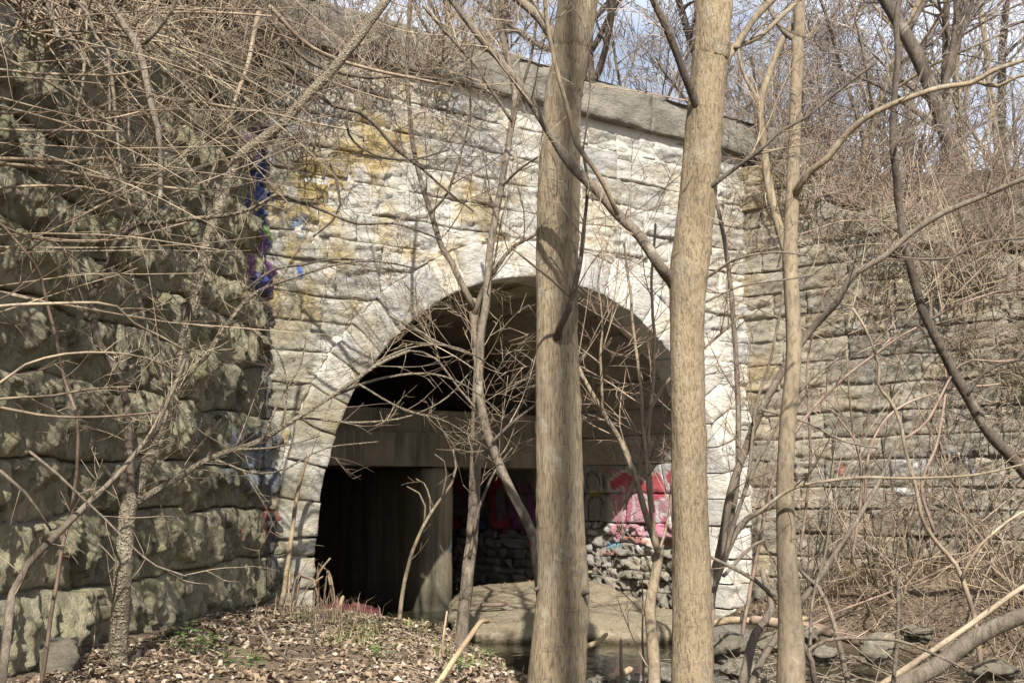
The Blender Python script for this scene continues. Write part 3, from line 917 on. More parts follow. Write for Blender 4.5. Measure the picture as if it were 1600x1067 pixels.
# --- left wing wall: rock-faced blocks
lw = thing('rock_faced_wall', 'tall mossy wing wall of deep rock-faced blocks along the left of the bank', 'stone wall', (*CL, 0))
def disp_left(seed, z0, z1):
    rr = np.random.default_rng(int(seed * 1000))
    off = rr.uniform(-0.05, 0.06)
    k = int(seed * 11)
    def flutes(A, B, cell, amp, sd, lo, hi):
        """tongues of rock split along upright beds: each stands out most at its jagged lower edge and is hollow below it"""
        w = A / cell + 0.30 * fbm(A * 2.3, B * 1.2, sd, 3, 76)
        c = np.floor(w)
        f = w - c
        zz = c * 0
        r1, r2, r3_ = _hash(c, zz + sd, zz, 3), _hash(c, zz + sd, zz, 4), _hash(c, zz + sd, zz, 5)
        bot = z0 + (z1 - z0) * (lo + (hi - lo) * r1 + 0.7 * np.abs(f - 0.25 - 0.5 * r3_) ** 1.4) + 0.03 * fbm(A * 18, B * 4, sd, 2, 77)
        m = sstep(-0.008, 0.03, B - bot)
        down = 1 - np.clip((B - bot) / np.maximum(z1 - bot, 0.08), 0, 1)
        return amp * (0.15 + 0.85 * r2) * m * (0.30 + 0.70 * down) * (1.15 - 0.6 * f)
    def f_(A, B):
        wa = A + 0.022 * fbm(A * 7, B * 3, seed, 3, 74)
        wb = B + 0.05 * fbm(A * 9, B * 2, seed + 5, 3, 75)
        h = off - 0.06
        h = h + flutes(wa, wb, 0.27, 0.15, k, 0.0, 0.6) + flutes(wa + 1.7, wb, 0.095, 0.06, k + 5, -0.1, 0.75)
        h = h + 0.018 * slabs(wa, wb, 0.10, 0.26, k + 8, 1.4) + 0.010 * slabs(wa, wb, 0.045, 0.09, k + 9, 1.2)
        h = h + 0.035 * fbm(A * 1.8, B * 1.5, seed, 3, 72) + 0.014 * fbm(A * 24, B * 4, seed, 3, 73) + 0.016 * np.abs(fbm(A * 9, B * 8, seed + 2, 3, 78))
        return h
    return f_
zl = rows(-0.2, 7.2, 0.40, 0.56, rs)
for i in range(len(zl) - 1):
    z0, z1 = zl[i], zl[i + 1]
    s = -0.05
    while s < 10.4:
        w = rs.uniform(0.6, 1.5)
        if s + w > 0 and top_left(s + w) > z0 + 0.15:
            zt = min(z1, z1)
            stone('stone', lw, l3, s, s + w, z0, zt, disp_left(rs.uniform(0, 90), z0, zt), M['stone_left'], wander=0.055, cell=0.023, depth=0.5, gap=0.008, paint=paint_left if s < 2.5 else None, pmat=M['stone_left_paint'], edge=0.03, edge_w=0.018)
        s += w
ss = np.linspace(-0.1, 10.4, 30)
V = np.concatenate([l3(ss, -0.5, -0.14), l3(ss, top_left(ss) + 0.1, -0.14), l3(ss, top_left(ss) + 0.1, -1.2)])
i = np.arange(29)
link('mortar_core', make_mesh('mortar_core', V, [np.stack([i, i + 1, 30 + i + 1, 30 + i], -1), np.stack([30 + i, 31 + i, 61 + i, 60 + i], -1)], smooth=False), M['mortar'], lw)

# --- right wing wall
rw = thing('coursed_wall', 'brown coursed stone wing wall half hidden by brush, to the right of the arch', 'stone wall', (*CR, 0))
zr = rows(-0.2, 7.1, 0.27, 0.42, rs)
for i in range(len(zr) - 1):
    z0, z1 = zr[i], zr[i + 1]
    s = -0.10
    while s < 8.6:
        w = rs.uniform(0.45, 1.15)
        if s < 0.0:
            w = rs.uniform(0.4, 1.0)
        if top_right(s + w * 0.5) > z0 + 0.1 and rs.random() > 0.012:
            stone('stone', rw, r3, s, s + w, z0, z1, disp_face(rs.uniform(0, 90)), M['stone_right'], cell=0.036, gap=0.008, paint=paint_right, pmat=M['stone_right_paint'], edge=0.022, edge_w=0.014)
        s += w
ss = np.linspace(0, 8.8, 30)
V = np.concatenate([r3(ss, -0.5, -0.04), r3(ss, top_right(ss) + 0.1, -0.04), r3(ss, top_right(ss) + 0.1, -1.0)])
i = np.arange(29)
link('mortar_core', make_mesh('mortar_core', V, [np.stack([i, i + 1, 30 + i + 1, 30 + i], -1), np.stack([30 + i, 31 + i, 61 + i, 60 + i], -1)], smooth=False), M['mortar_right'], rw)

# ------------------------------------------------------------------ ground, creek, hills
GP = np.array([(-2.7, 12.6, .58), (-3.2, 10.75, .74), (-3.4, 9.75, .81), (-3.4, 8, .7), (-3.4, 5, .65), (-2, 8, .57), (-1, 8, .50), (0, 8, .42), (-1.5, 11, .52), (-1, 12.2, .42),
    (-.62, 12, .34), (-1.45, 13.1, .36), (.45, 9.6, .24), (1.2, 7.9, .15), (0, 5, .38), (0, 0, .3), (-3, 0, .5), (3, 0, .3), (0, -8, .3), (-8, -4, .6), (8, -4, .3),
    (-2.05, 14.0, -.3), (-1.2, 14.2, -.4), (.3, 13.2, -.35), (1.0, 11.5, -.35), (1.7, 10, -.3), (2.3, 12.3, -.3), (2.6, 9.2, -.25), (3.2, 11, -.25), (4.4, 9.4, -.22), (5.5, 9, -.2),
    (2.0, 7.0, .12), (3.4, 7.2, .10), (5, 6.5, .15), (1, 6, .2), (3, 4, .25), (6, 3, .3),
    (2.5, 14.6, -.3), (3.7, 14.0, .02), (4.8, 12.9, .05), (6.2, 11.5, .0), (8.5, 9.5, 0), (4.0, 16.6, .32), (4.2, 15.4, .45), (5.2, 15.9, .85), (5.3, 14.3, .75), (6.6, 14.5, 1.05), (6.4, 13.1, .85), (8.5, 12.6, 1.2), (8.3, 11.2, .9), (5.0, 13.55, .42), (6.3, 12.4, .4),
    (-2, 18, -.4), (0, 18, -.4), (-4, 22, -.4), (-2, 24, -.4), (2, 18, -.3), (3.0, 16.0, -.2), (-60, 0, 1), (60, 0, .5), (0, -60, .5), (0, 60, -.5), (-10, 10, .8), (12, 14, 1.0)], float)
def _rbf():
    D = np.hypot(GP[:, None, 0] - GP[None, :, 0], GP[:, None, 1] - GP[None, :, 1])
    n = len(GP)
    A = np.zeros((n + 1, n + 1))
    A[:n, :n] = D
    A[:n, n] = 1
    A[n, :n] = 1
    return np.linalg.solve(A, np.concatenate([GP[:, 2], [0]]))
WG = _rbf()
def ground0(x, y):
    x, y = np.asarray(x, float), np.asarray(y, float)
    s = np.full(x.shape, WG[-1])
    for w, p in zip(WG[:-1], GP):
        s = s + w * np.hypot(x - p[0], y - p[1])
    return s
def gz(x, y):
    return ground0(x, y) + 0.035 * fbm(np.asarray(x) * 1.3, np.asarray(y) * 1.3, 0, 4, 91) + 0.012 * fbm(np.asarray(x) * 7, np.asarray(y) * 7, 0, 3, 92)
def axis_pts(lo, hi, fine_lo, fine_hi, step):
    a = np.arange(fine_lo, fine_hi, step)
    l_ = fine_lo - np.geomspace(step, fine_lo - lo, 22)[::-1]
    r_ = fine_hi + np.geomspace(step, hi - fine_hi, 22)
    return np.concatenate([l_, a, r_])
gx = axis_pts(-150, 150, -4.5, 9.5, 0.075)
gy = axis_pts(-120, 200, 5.0, 18.0, 0.075)
GX, GY = np.meshgrid(gx, gy, indexing='ij')
GZ = gz(GX, GY)
idx = np.arange(GX.size).reshape(GX.shape)
q = np.stack([idx[:-1, :-1], idx[1:, :-1], idx[1:, 1:], idx[:-1, 1:]], -1).reshape(-1, 4)
link('ground', make_mesh('ground', np.stack([GX, GY, GZ], -1).reshape(-1, 3), [q]), M['soil'], kind='structure')
wx, wy = np.meshgrid(np.linspace(-14, 12, 2), np.linspace(6, 36, 2), indexing='ij')
link('water', make_mesh('water', np.array([[-14, 6, 0], [12, 6, 0], [12, 36, 0], [-14, 36, 0]], float), [np.array([[0, 1, 2, 3]])], smooth=False), M['water'], kind='structure')

# sediment bar lying in the mouth of the arch: rounded slab with an undercut front edge
def sediment_bar():
    global BARP
    pts = [onz(700, 945, .26), onz(712, 930, .27), onz(745, 916, .28), onz(835, 908, .3), onz(925, 910, .3), onz(1000, 935, .27), onz(1060, 955, .22), onz(1105, 970, .18), onz(1080, 992, .1), onz(1000, 990, .12), onz(900, 988, .12), onz(820, 984, .16), onz(760, 978, .2), onz(715, 968, .24)]
    p = np.array([q_[:2] for q_ in pts])
    P2, _ = smooth_path(np.vstack([p, p[:1]]), np.ones(len(p) + 1), 0.25)
    P2 = P2[:-1]
    c = P2.mean(0)
    n = len(P2)
    fr = [0, .15, .3, .45, .6, .72, .82, .9, .95, .985, 1.0, 1.005, .99, .96, .93]
    V = []
    for k, f in enumerate(fr):
        xy = c + (P2 - c) * f
        base = 0.27 - 0.04 * np.clip(17 - xy[:, 1], -1, 5)
        e = {7: 0.005, 8: 0.015, 9: 0.03, 10: 0.06, 11: 0.11, 12: 0.17, 13: 0.24, 14: 0.5}.get(k, 0.0)
        z = base - e + 0.04 * fbm(xy[:, 0] * 1.4, xy[:, 1] * 1.4, 0, 4, 95) + 0.01 * fbm(xy[:, 0] * 8, xy[:, 1] * 8, 0, 3, 94)
        if k >= 9:
            xy = xy + 0.05 * np.stack([fbm(xy[:, 0] * 5, xy[:, 1] * 5, k * .6, 3, 96), fbm(xy[:, 0] * 5, xy[:, 1] * 5, k * .6, 3, 97)], -1)
        V.append(np.column_stack([xy, z]))
    m_ = len(fr)
    idx = np.arange(m_ * n).reshape(m_, n)
    q = np.stack([idx[:-1], np.roll(idx[:-1], -1, 1), np.roll(idx[1:], -1, 1), idx[1:]], -1).reshape(-1, 4)
    BARP = (c, P2)
    link('sediment_bar', make_mesh('sediment_bar', np.concatenate(V), [q]), M['sediment'], kind='structure')
sediment_bar()

# hillside behind the walls
hl = [(l3(s, 0)[:2], nL, top_left(s), 0) for s in np.linspace(10.4, 0.6, 26)]
hw = [(w3(u_, 0)[:2], nW, 7.3, 1) for u_ in np.linspace(UL + 0.3, UR - 0.3, 16)]
hr = [(r3(s, 0)[:2], nR, top_right(s), 2) for s in np.linspace(0.6, 8.8, 22)]
st = hl + hw + hr
pos = np.array([a[0] for a in st])
nor = np.array([a[1] for a in st])
tops = np.array([a[2] for a in st])
kind = np.array([a[3] for a in st])
for _ in range(6):
    nn = nor.copy()
    nn[1:-1] = nor[:-2] + nor[1:-1] * 2 + nor[2:]
    nor = nn / np.linalg.norm(nn, axis=1)[:, None]
tt = np.concatenate([[0.45], np.linspace(0.8, 8, 22), np.geomspace(9, 60, 12)])
HV = []
kl = np.convolve(np.pad((kind == 0).astype(float), 3, 'edge'), np.ones(7) / 7, 'valid')
kr = np.convolve(np.pad((kind == 2).astype(float), 3, 'edge'), np.ones(7) / 7, 'valid')
for t in tt:
    p = pos - nor * t
    z = tops + 0.05
    z = z + kl * (np.minimum(t, 11) * 0.85) + kr * (7.6 - tops) * (1 - math.exp(-t / 3.0)) - (1 - kl - kr) * 0.1
    z = z + 0.18 * fbm(p[:, 0] * .7, p[:, 1] * .7, 0, 4, 99) * min(t, 2)
    HV.append(np.column_stack([p, z]))
HV = np.array(HV)
def hillz(i, t):
    j = np.clip(np.searchsorted(tt, t), 0, len(tt) - 1)
    return HV[j, i]
idx = np.arange(HV.shape[0] * HV.shape[1]).reshape(HV.shape[:2])
q = np.stack([idx[:-1, :-1], idx[1:, :-1], idx[1:, 1:], idx[:-1, 1:]], -1).reshape(-1, 4)
link('hillside', make_mesh('hillside', HV.reshape(-1, 3), [q]), M['hill'], kind='structure')
NS_L, NS_W = len(hl), len(hw)

# ------------------------------------------------------------------ bare trees, saplings, shoots
def ground_at(x, y):
    return float(gz(np.array([x]), np.array([y]))[0])
HVf = HV.reshape(-1, 3)
def hill_at(x, y):
    return float(HVf[np.argmin((HVf[:, 0] - x) ** 2 + (HVf[:, 1] - y) ** 2), 2])
def unit(v):
    return v / (np.linalg.norm(v) + 1e-9)
def shoot(rng, p, d, length, r, n=6, curl=0.16, up=0.03, tip=0.35):
    P = [np.array(p, float)]
    d = unit(np.array(d, float))
    st = length / n
    bend = rng.normal(0, curl * 0.9, 3)
    for _ in range(n):
        d = unit(d + rng.normal(0, curl, 3) * 0.6 + bend * 0.5 + np.array([0, 0, up]))
        P.append(P[-1] + d * st)
    return np.array(P), np.linspace(r, r * tip, n + 1)
def side_dir(rng, t, lo=30, hi=65, flat=0.0):
    a = rng.normal(0, 1, 3)
    a[2] *= 1 - flat
    a = unit(a - t * np.dot(a, t))
    g = math.radians(rng.uniform(lo, hi))
    return t * math.cos(g) + a * math.sin(g)
def twigs_along(tb, rng, P, R, per_m, length, rmin=0.0022, levels=2, start=0.12, up=0.04, curl=0.11, sides=3, keep=None):
    seg = np.linalg.norm(np.diff(P, axis=0), axis=1)
    cum = np.concatenate([[0], np.cumsum(seg)])
    tot = cum[-1]
    m = rng.poisson(per_m * tot)
    for _ in range(m):
        q = rng.uniform(start, 1.0) * tot
        i = min(np.searchsorted(cum, q) - 1, len(P) - 2)
        i = max(i, 0)
        f = (q - cum[i]) / (seg[i] + 1e-9)
        p = P[i] + (P[i + 1] - P[i]) * f
        rr = R[i] + (R[i + 1] - R[i]) * f
        t = unit(P[i + 1] - P[i])
        ln = length * rng.uniform(0.4, 1.3)
        r0 = max(rmin * 1.25, min(rr * 0.5, ln * 0.0045 + rmin))
        if keep is not None and not keep(p):
            continue
        Q, S = shoot(rng, p, side_dir(rng, t), ln, r0, n=7 if ln > 0.3 else 4, curl=curl, up=up, tip=0.3)
        S = np.maximum(S, rmin * 0.45)
        tb.add(Q, S, sides)
        if levels > 1 and ln > 0.15:
            twigs_along(tb, rng, Q, S, min(per_m * 1.4, 6), ln * 0.5, rmin, levels - 1, 0.2, up, curl, 3, keep)

def px_path(pts, Y0, Y1, w0, w1, rng, jit=0.10):
    """a stem followed through the places where the photograph shows it, leaning from Y0 to Y1 metres ahead"""
    n = len(pts)
    f = np.linspace(0, 1, n)
    Ys = Y0 + (Y1 - Y0) * f + np.concatenate([[0], np.cumsum(rng.normal(0, jit, n - 1))]) * (0.5 if n > 2 else 0)
    P = np.array([at(x, y, Y) for (x, y), Y in zip(pts, Ys)])
    Rr = np.array([(w0 + (w1 - w0) * g) / 2 / F * Y for g, Y in zip(f, Ys)])
    return P, Rr
def sapling(name, label, cat, stems, bark, twig, per_m=3.0, tl=0.5, seed=0, group=None, rooted=True, levels=3, up=0.03, rmin=0.0026, sides=7, extend=None):
    """stems: (pixels, Y0, Y1, width0, width1[, kind]); the first is the trunk and is carried down into the ground"""
    rng = np.random.default_rng(seed + 100)
    root = None
    tw = Tubes()
    for k, s_ in enumerate(stems):
        pts, Y0, Y1, w0, w1 = s_[:5]
        P, Rr = px_path(pts, Y0, Y1, w0, w1, rng)
        kind = s_[5] if len(s_) > 5 else ('trunk' if k == 0 else 'branch')
        if kind == 'trunk' and rooted:
            x, y, z = P[0]
            d = P[0] - P[1]
            d = d / max(abs(d[2]), 0.25 * np.linalg.norm(d)) 
            zz = ground_at(x, y)
            if z > zz:
                foot = np.array([x + d[0] * (z - zz) * 0.5, y + d[1] * (z - zz) * 0.5, 0.0])
                foot[2] = ground_at(foot[0], foot[1]) - 0.12
                P = np.vstack([foot, P])
                Rr = np.concatenate([[Rr[0] * 1.15], Rr])
            else:
                P[0, 2] = zz - 0.1
        if root is None:
            root = thing(name, label, cat, tuple(P[0]), group)
        P, Rr = smooth_path(P, Rr, 0.10)
        P = P + 0.006 * np.stack([vnoise(P[:, 2] * 6, P[:, 0] * 6, k), vnoise(P[:, 2] * 6, P[:, 1] * 6, k + 9), 0 * P[:, 0]], -1)
        tb = Tubes()
        tb.add(P, Rr, sides if w0 > 6 else 5)
        tb.build(kind, M[bark], root)
        if per_m > 0:
            twigs_along(tw, rng, P, Rr, per_m, tl, rmin, levels, 0.15 if k else 0.3, up)
    o = tw.build('twigs', M[twig], root)
    if o:
        o['kind'] = 'stuff'
    return root

def big_trunk(tb, pts, Y, sides, wob, base_flare=1.25, top_h=3.0, lean=(0.1, 0.1)):
    P = np.array([at(x, y, Y) for x, y, w in pts])
    Rr = np.array([w / 2 / F * Y for x, y, w in pts])
    g = ground_at(P[0, 0], P[0, 1])
    d = (P[0] - P[1]) / abs(P[0, 2] - P[1, 2])
    low = P[0] + d * (P[0, 2] - g + 0.15)
    P = np.vstack([low, P, P[-1] + np.array([lean[0], lean[1], 1.0]) * top_h])
    Rr = np.concatenate([[Rr[0] * base_flare], Rr, [Rr[-1] * 0.72]])
    P, Rr = smooth_path(P, Rr, 0.022)
    tb.add(P, Rr, sides, wob)
    return P, Rr
def bark_wob(sd, amp=0.02, lump=0.05, knots=()):
    def f(P, an):
        z = P[:, 2][:, None]
        c, s = np.cos(an)[None], np.sin(an)[None]
        w = 1 + lump * fbm(c * 1.1 + sd, s * 1.1, z * 1.1, 3, 201) + amp * fbm(c * 9 + sd, s * 9, z * 2.0, 3, 202)
        w = w + amp * 0.8 * fbm(c * 3, s * 3, z * 14 + sd, 2, 203)
        for q in range(16):
            kz = 0.3 + 5.2 * float(_hash(np.array(q), np.array(3), np.array(1), int(sd * 10)))
            ka = 4.4 + 2.4 * (float(_hash(np.array(q), np.array(4), np.array(2), int(sd * 10))) - 0.5)
            da = np.angle(np.exp(1j * (an[None] - ka)))
            zc = z - kz - 0.035 * da ** 2 * (1 if q % 2 else -1)
            w = w + amp * 2.0 * np.exp(-(zc / 0.016) ** 2 - (da / (0.35 + 0.5 * (q % 3))) ** 2) - amp * 1.2 * np.exp(-((zc + 0.03) / 0.012) ** 2 - (da / 0.5) ** 2)
        for kz, ka, kr, kh in knots:
            da = np.angle(np.exp(1j * (an[None] - ka)))
            w = w + kh * np.exp(-((z - kz) / kr) ** 2 - (da / 0.5) ** 2)
        return w
    return f
def crown(rng, tbb, tbt, p, d, length, r, level, maxl, rmin, per=5, spread=(25, 60), up=0.05):
    n = 7 if level < 2 else 5
    P, S = shoot(rng, p, d, length, r, n, 0.13, up, 0.4)
    (tbb if level <= 1 else tbt).add(P, np.maximum(S, rmin), 6 if level == 0 else (5 if level == 1 else 3))
    if level >= maxl:
        return
    m = max(2, int(per * rng.uniform(0.7, 1.3)))
    for k in range(m):
        f = rng.uniform(0.25, 1.0) if level else rng.uniform(0.35, 1.0)
        i = min(int(f * n), n - 1)
        q = P[i] + (P[i + 1] - P[i]) * (f * n - i)
        t = unit(P[i + 1] - P[i])
        rr = S[i] * rng.uniform(0.45, 0.7)
        crown(rng, tbb, tbt, q, side_dir(rng, t, *spread), length * rng.uniform(0.42, 0.68), max(rr, rmin), level + 1, maxl, rmin, per, spread, up)

def tree_big(name, label, pts, Y, bark, twig, branches, seed, knots=(), top_h=2.5, lean=(0.1, 0.1), sides=44, amp=0.02, lump=0.05, stubs=()):
    rng = np.random.default_rng(seed)
    tb = Tubes()
    P, Rr = big_trunk(tb, pts, Y, sides, bark_wob(seed * 3.7, amp, lump, knots), top_h=top_h, lean=lean)
    root = thing(name, label, 'tree', tuple(P[0] + [0, 0, 0.15]), 'bare trees in front of the arch')
    tb.build('trunk', M[bark], root)
    tw = Tubes()
    for s_ in branches:
        pts_, Y0, Y1, w0, w1 = s_[:5]
        Q, S = px_path(pts_, Y0, Y1, w0, w1, rng, 0.05)
        Q, S = smooth_path(Q, S, 0.06)
        S = S * (1 + 0.10 * fbm(Q[:, 0] * 9, Q[:, 2] * 9, 0, 2, seed))
        t2 = Tubes()
        t2.add(Q, S, 9)
        t2.build('branch', M[s_[5] if len(s_) > 5 else bark], root)
        twigs_along(tw, rng, Q, S, 3.4, 0.75, 0.0024, 3, 0.15)
    for (x, y, w, dx, dy, ln) in stubs:
        Q = np.array([at(x, y, Y - 0.05), at(x + dx, y + dy, Y - 0.05 - ln)])
        Q, S = smooth_path(Q, np.array([w, w * 0.6]) / 2 / F * Y, 0.02)
        t2 = Tubes()
        t2.add(Q, S * (1 + 0.2 * vnoise(Q[:, 0] * 40, 0, 0)), 8)
        t2.build('stub', M['bark_dark'], root)
    # limbs above the picture
    tl, tw2 = Tubes(), Tubes()
    for k in range(3):
        i = -1 - int(rng.uniform(0, 60))
        crown(rng, tl, tw2, P[i], unit(np.array([rng.normal(0, 0.6), rng.normal(0, 0.6), 0.8])), rng.uniform(2.2, 3.4), Rr[-1] * 0.55, 0, 2, 0.004, 4)
    tl.build('limbs', M[bark], root, kind='stuff')
    tw2.build('crown', M[twig], root, kind='stuff')
    tw.build('twigs', M[twig], root, kind='stuff')
    return root

tree_big('bare_tree', 'thick pale furrowed trunk standing in front of the arch, nearer to its middle',
    [(868, 1067, 86), (872, 1000, 82), (878, 930, 80), (876, 850, 74), (874, 760, 72), (872, 650, 70), (870, 520, 67), (870, 420, 67), (873, 320, 68), (876, 220, 64), (880, 150, 62), (893, 80, 64), (902, 0, 66)], 7.0, 'bark_pale', 'twig_grey',
    [([(886, 84), (862, 52), (848, 32), (817, 5), (780, -25), (720, -60)], 7.0, 7.3, 22, 12, 'bark_grey'),
     ([(870, 528), (876, 508), (888, 485), (901, 434), (908, 400), (913, 350), (918, 290), (910, 230)], 6.86, 6.5, 12, 4, 'bark_dark'),
     ([(893, 466), (862, 437), (830, 412), (800, 388)], 6.65, 6.4, 5, 3, 'bark_grey')],
    5, knots=((1.1, 3.9, .05, .10), (2.45, 4.6, .05, .06), (1.75, 5.2, .06, .05)), lean=(0.12, 0.05), amp=0.028, lump=0.075,
    stubs=((900, 932, 13, 18, -8, 0.10), (842, 918, 7, -6, 3, 0.05)))
tree_big('bare_tree', 'golden speckled trunk right of the thick pale one, long limb up to the left',
    [(1081, 1067, 62), (1081, 1000, 60), (1080, 900, 58), (1078, 800, 55), (1076, 700, 54), (1074, 600, 54), (1073, 500, 54), (1076, 430, 60), (1083, 360, 56), (1094, 270, 58), (1102, 180, 58), (1109, 100, 57), (1117, 0, 60)], 6.5, 'bark_gold', 'twig_tan',
    [([(1074, 480), (1062, 458), (1047, 436), (1030, 415), (1000, 370), (965, 335), (930, 295), (900, 268), (870, 225), (845, 185), (820, 145), (790, 105), (750, 60), (705, 0), (660, -60)], 6.5, 6.1, 22, 10, 'bark_grey'),
     ([(965, 335), (948, 297), (928, 263), (901, 226), (890, 180), (874, 125), (864, 84), (856, 44), (851, 0), (850, -40)], 6.25, 5.9, 9, 6, 'bark_smooth'),
     ([(1102, 195), (1090, 168), (1078, 138), (1066, 108), (1050, 64), (1033, 27), (1015, -10)], 6.5, 6.2, 17, 10, 'bark_dark'),
     ([(1112, 130), (1125, 106), (1137, 91), (1158, 61), (1181, 27), (1215, -8)], 6.5, 6.9, 15, 10, 'bark_smooth'),
     ([(1150, 74), (1160, 70), (1188, 57), (1220, 27), (1255, -6)], 6.6, 7.0, 9, 7, 'bark_smooth'),
     ([(1092, 305), (1117, 287), (1150, 262), (1185, 237), (1220, 205), (1260, 183), (1300, 150), (1340, 120), (1369, 98)], 6.45, 6.2, 8, 4, 'bark_dark'),
     ([(1098, 437), (1120, 424), (1137, 411), (1171, 399), (1220, 394), (1262, 400)], 6.5, 6.3, 5, 3, 'bark_grey'),
     ([(1096, 475), (1137, 455), (1171, 444), (1220, 438), (1270, 430)], 6.5, 6.7, 4, 3, 'bark_grey')],
    6, knots=((2.95, 3.6, .09, .15), (3.35, 4.3, .05, .06), (1.5, 4.4, .05, .05), (2.2, 4.2, .05, .05)), lean=(0.06, 0.05), amp=0.032, lump=0.075)
tree_big('bare_tree', 'slender smooth tan trunk standing alone right of the golden one',
    [(1236, 1067, 44), (1236, 1000, 40), (1233, 930, 33), (1229, 850, 30), (1227, 760, 27), (1231, 660, 26), (1240, 560, 25), (1238, 480, 24), (1234, 400, 24), (1237, 330, 22), (1240, 250, 20), (1243, 160, 19), (1247, 70, 18), (1249, 0, 18)], 8.0, 'bark_smooth', 'twig_tan',
    [([(1241, 310), (1247, 293), (1268, 266), (1291, 250), (1315, 219), (1349, 187), (1382, 169), (1423, 152), (1470, 137), (1517, 130), (1551, 111), (1600, 94), (1660, 70)], 8.0, 7.4, 12, 7, 'bark_smooth'),
     ([(1527, 128), (1560, 135), (1590, 120), (1640, 112)], 7.5, 7.3, 7, 5, 'bark_smooth'),
     ([(1234, 420), (1222, 370), (1212, 337), (1200, 280), (1192, 220), (1188, 165), (1200, 120), (1214, 84), (1224, 60), (1240, 40)], 8.0, 8.2, 15, 10, 'bark_smooth'),
     ([(1192, 170), (1175, 140), (1160, 110), (1150, 60)], 8.1, 8.3, 8, 5, 'bark_smooth'),
     ([(1246, 65), (1225, 50), (1205, 20), (1195, -10)], 8.0, 8.2, 8, 6, 'bark_grey'),
     ([(1180, 805), (1214, 778), (1254, 758), (1342, 746), (1423, 747), (1521, 742), (1600, 725)], 7.9, 7.6, 6, 3, 'bark_smooth')],
    8, lean=(0.03, 0.02), sides=28, amp=0.008, lump=0.04)

def C1(pts): return [(x / 2.964, y / 2.964) for x, y in pts]

sapling('bare_sapling', 'warty grey stem by the mossy wall, forking into dark crooked and pale leaning limbs', 'tree', [
    ([(184, 1045), (187, 980), (190, 920), (194, 860), (199, 800), (206, 778)], 8.0, 8.1, 30, 24),
    ([(203, 800), (204, 740), (201, 660), (198, 625), (184, 590), (172, 560), (152, 535), (146, 500), (144, 465), (158, 430), (172, 410), (178, 385), (192, 365), (212, 350)], 8.05, 7.9, 13, 12, 'limb'),
    ([(205, 790), (222, 740), (242, 700), (262, 640), (280, 570), (297, 500), (310, 440), (322, 385), (340, 330), (356, 285), (370, 250), (400, 225), (440, 195), (480, 150), (520, 110), (560, 60), (600, 5), (630, -40)], 8.1, 9.6, 22, 15, 'limb'),
    ([(212, 350), (260, 348), (300, 342), (345, 338), (390, 328), (430, 305)], 7.9, 7.6, 9, 5),
    ([(206, 790), (240, 768), (275, 748), (330, 715), (370, 702), (409, 687), (460, 655), (520, 618), (590, 570), (640, 548)], 8.05, 9.4, 12, 5),
    ([(210, 350), (200, 385), (206, 430), (222, 480), (232, 520), (245, 560), (258, 598), (280, 628), (300, 660), (308, 690)], 7.9, 7.7, 7, 4),
    ([(242, 700), (275, 600), (290, 520), (330, 400)], 8.0, 8.4, 6, 4),
    ([(520, 618), (600, 590), (680, 585), (740, 610), (790, 650)], 9.1, 10.2, 5, 2),
    ([(560, 600), (630, 640), (700, 660), (760, 700)], 9.2, 10.0, 4, 2),
    ([(470, 652), (560, 660), (640, 650), (700, 620), (735, 580)], 9.0, 10.0, 4, 2),
    ([(540, 612), (600, 560), (660, 540), (720, 545), (780, 580)], 9.2, 9.8, 4, 2),
    ([(330, 715), (400, 740), (450, 730), (510, 700), (590, 690)], 8.5, 9.2, 4, 2),
    ([(409, 687), (440, 620), (470, 570), (480, 520)], 8.8, 9.0, 4, 2),
    ([(440, 668), (450, 600), (430, 545), (400, 520)], 8.9, 8.9, 3, 2),
    ([(370, 702), (420, 700), (470, 690), (500, 680)], 8.3, 8.6, 4, 2),
    ([(288, 588), (320, 560), (345, 520), (372, 485), (400, 457), (440, 440), (500, 420), (560, 408), (620, 412)], 8.4, 9.2, 7, 3)],
    'bark_wart', 'twig_tan', per_m=3.2, tl=0.6, seed=1)
# crooked limb's shade put in as a darker bark
for o in list(COL.objects):
    if o.name == 'limb':
        o.data.materials[0] = M['bark_dark']
sapling('bare_sapling', 'grey-brown stem sweeping up to the right from the lower left corner', 'tree', [
    ([(4, 1065), (10, 1000), (20, 926), (44, 882), (101, 822), (140, 785), (169, 758), (209, 714), (245, 665), (270, 610), (290, 560)], 6.2, 6.9, 15, 5),
    ([(0, 735), (40, 770), (80, 828)], 6.3, 6.5, 6, 4),
    ([(45, 705), (90, 740), (125, 775), (165, 812), (205, 852), (245, 884), (290, 900)], 6.4, 6.7, 5, 3)],
    'bark_grey', 'twig_tan', per_m=3.0, tl=0.5, seed=2)
sapling('bare_sapling', 'slim reddish stem bowed in front of the mossy wall, far left', 'tree', [
    ([(98, 850), (112, 800), (120, 735), (122, 690), (118, 640), (100, 590), (88, 535), (76, 480), (62, 430), (40, 395), (10, 360), (-20, 330)], 7.1, 6.3, 6, 5),
    ([(40, 395), (70, 372), (110, 376), (170, 375)], 6.5, 6.4, 4, 2)],
    'twig_pink', 'twig_tan', per_m=2.5, tl=0.4, seed=3)
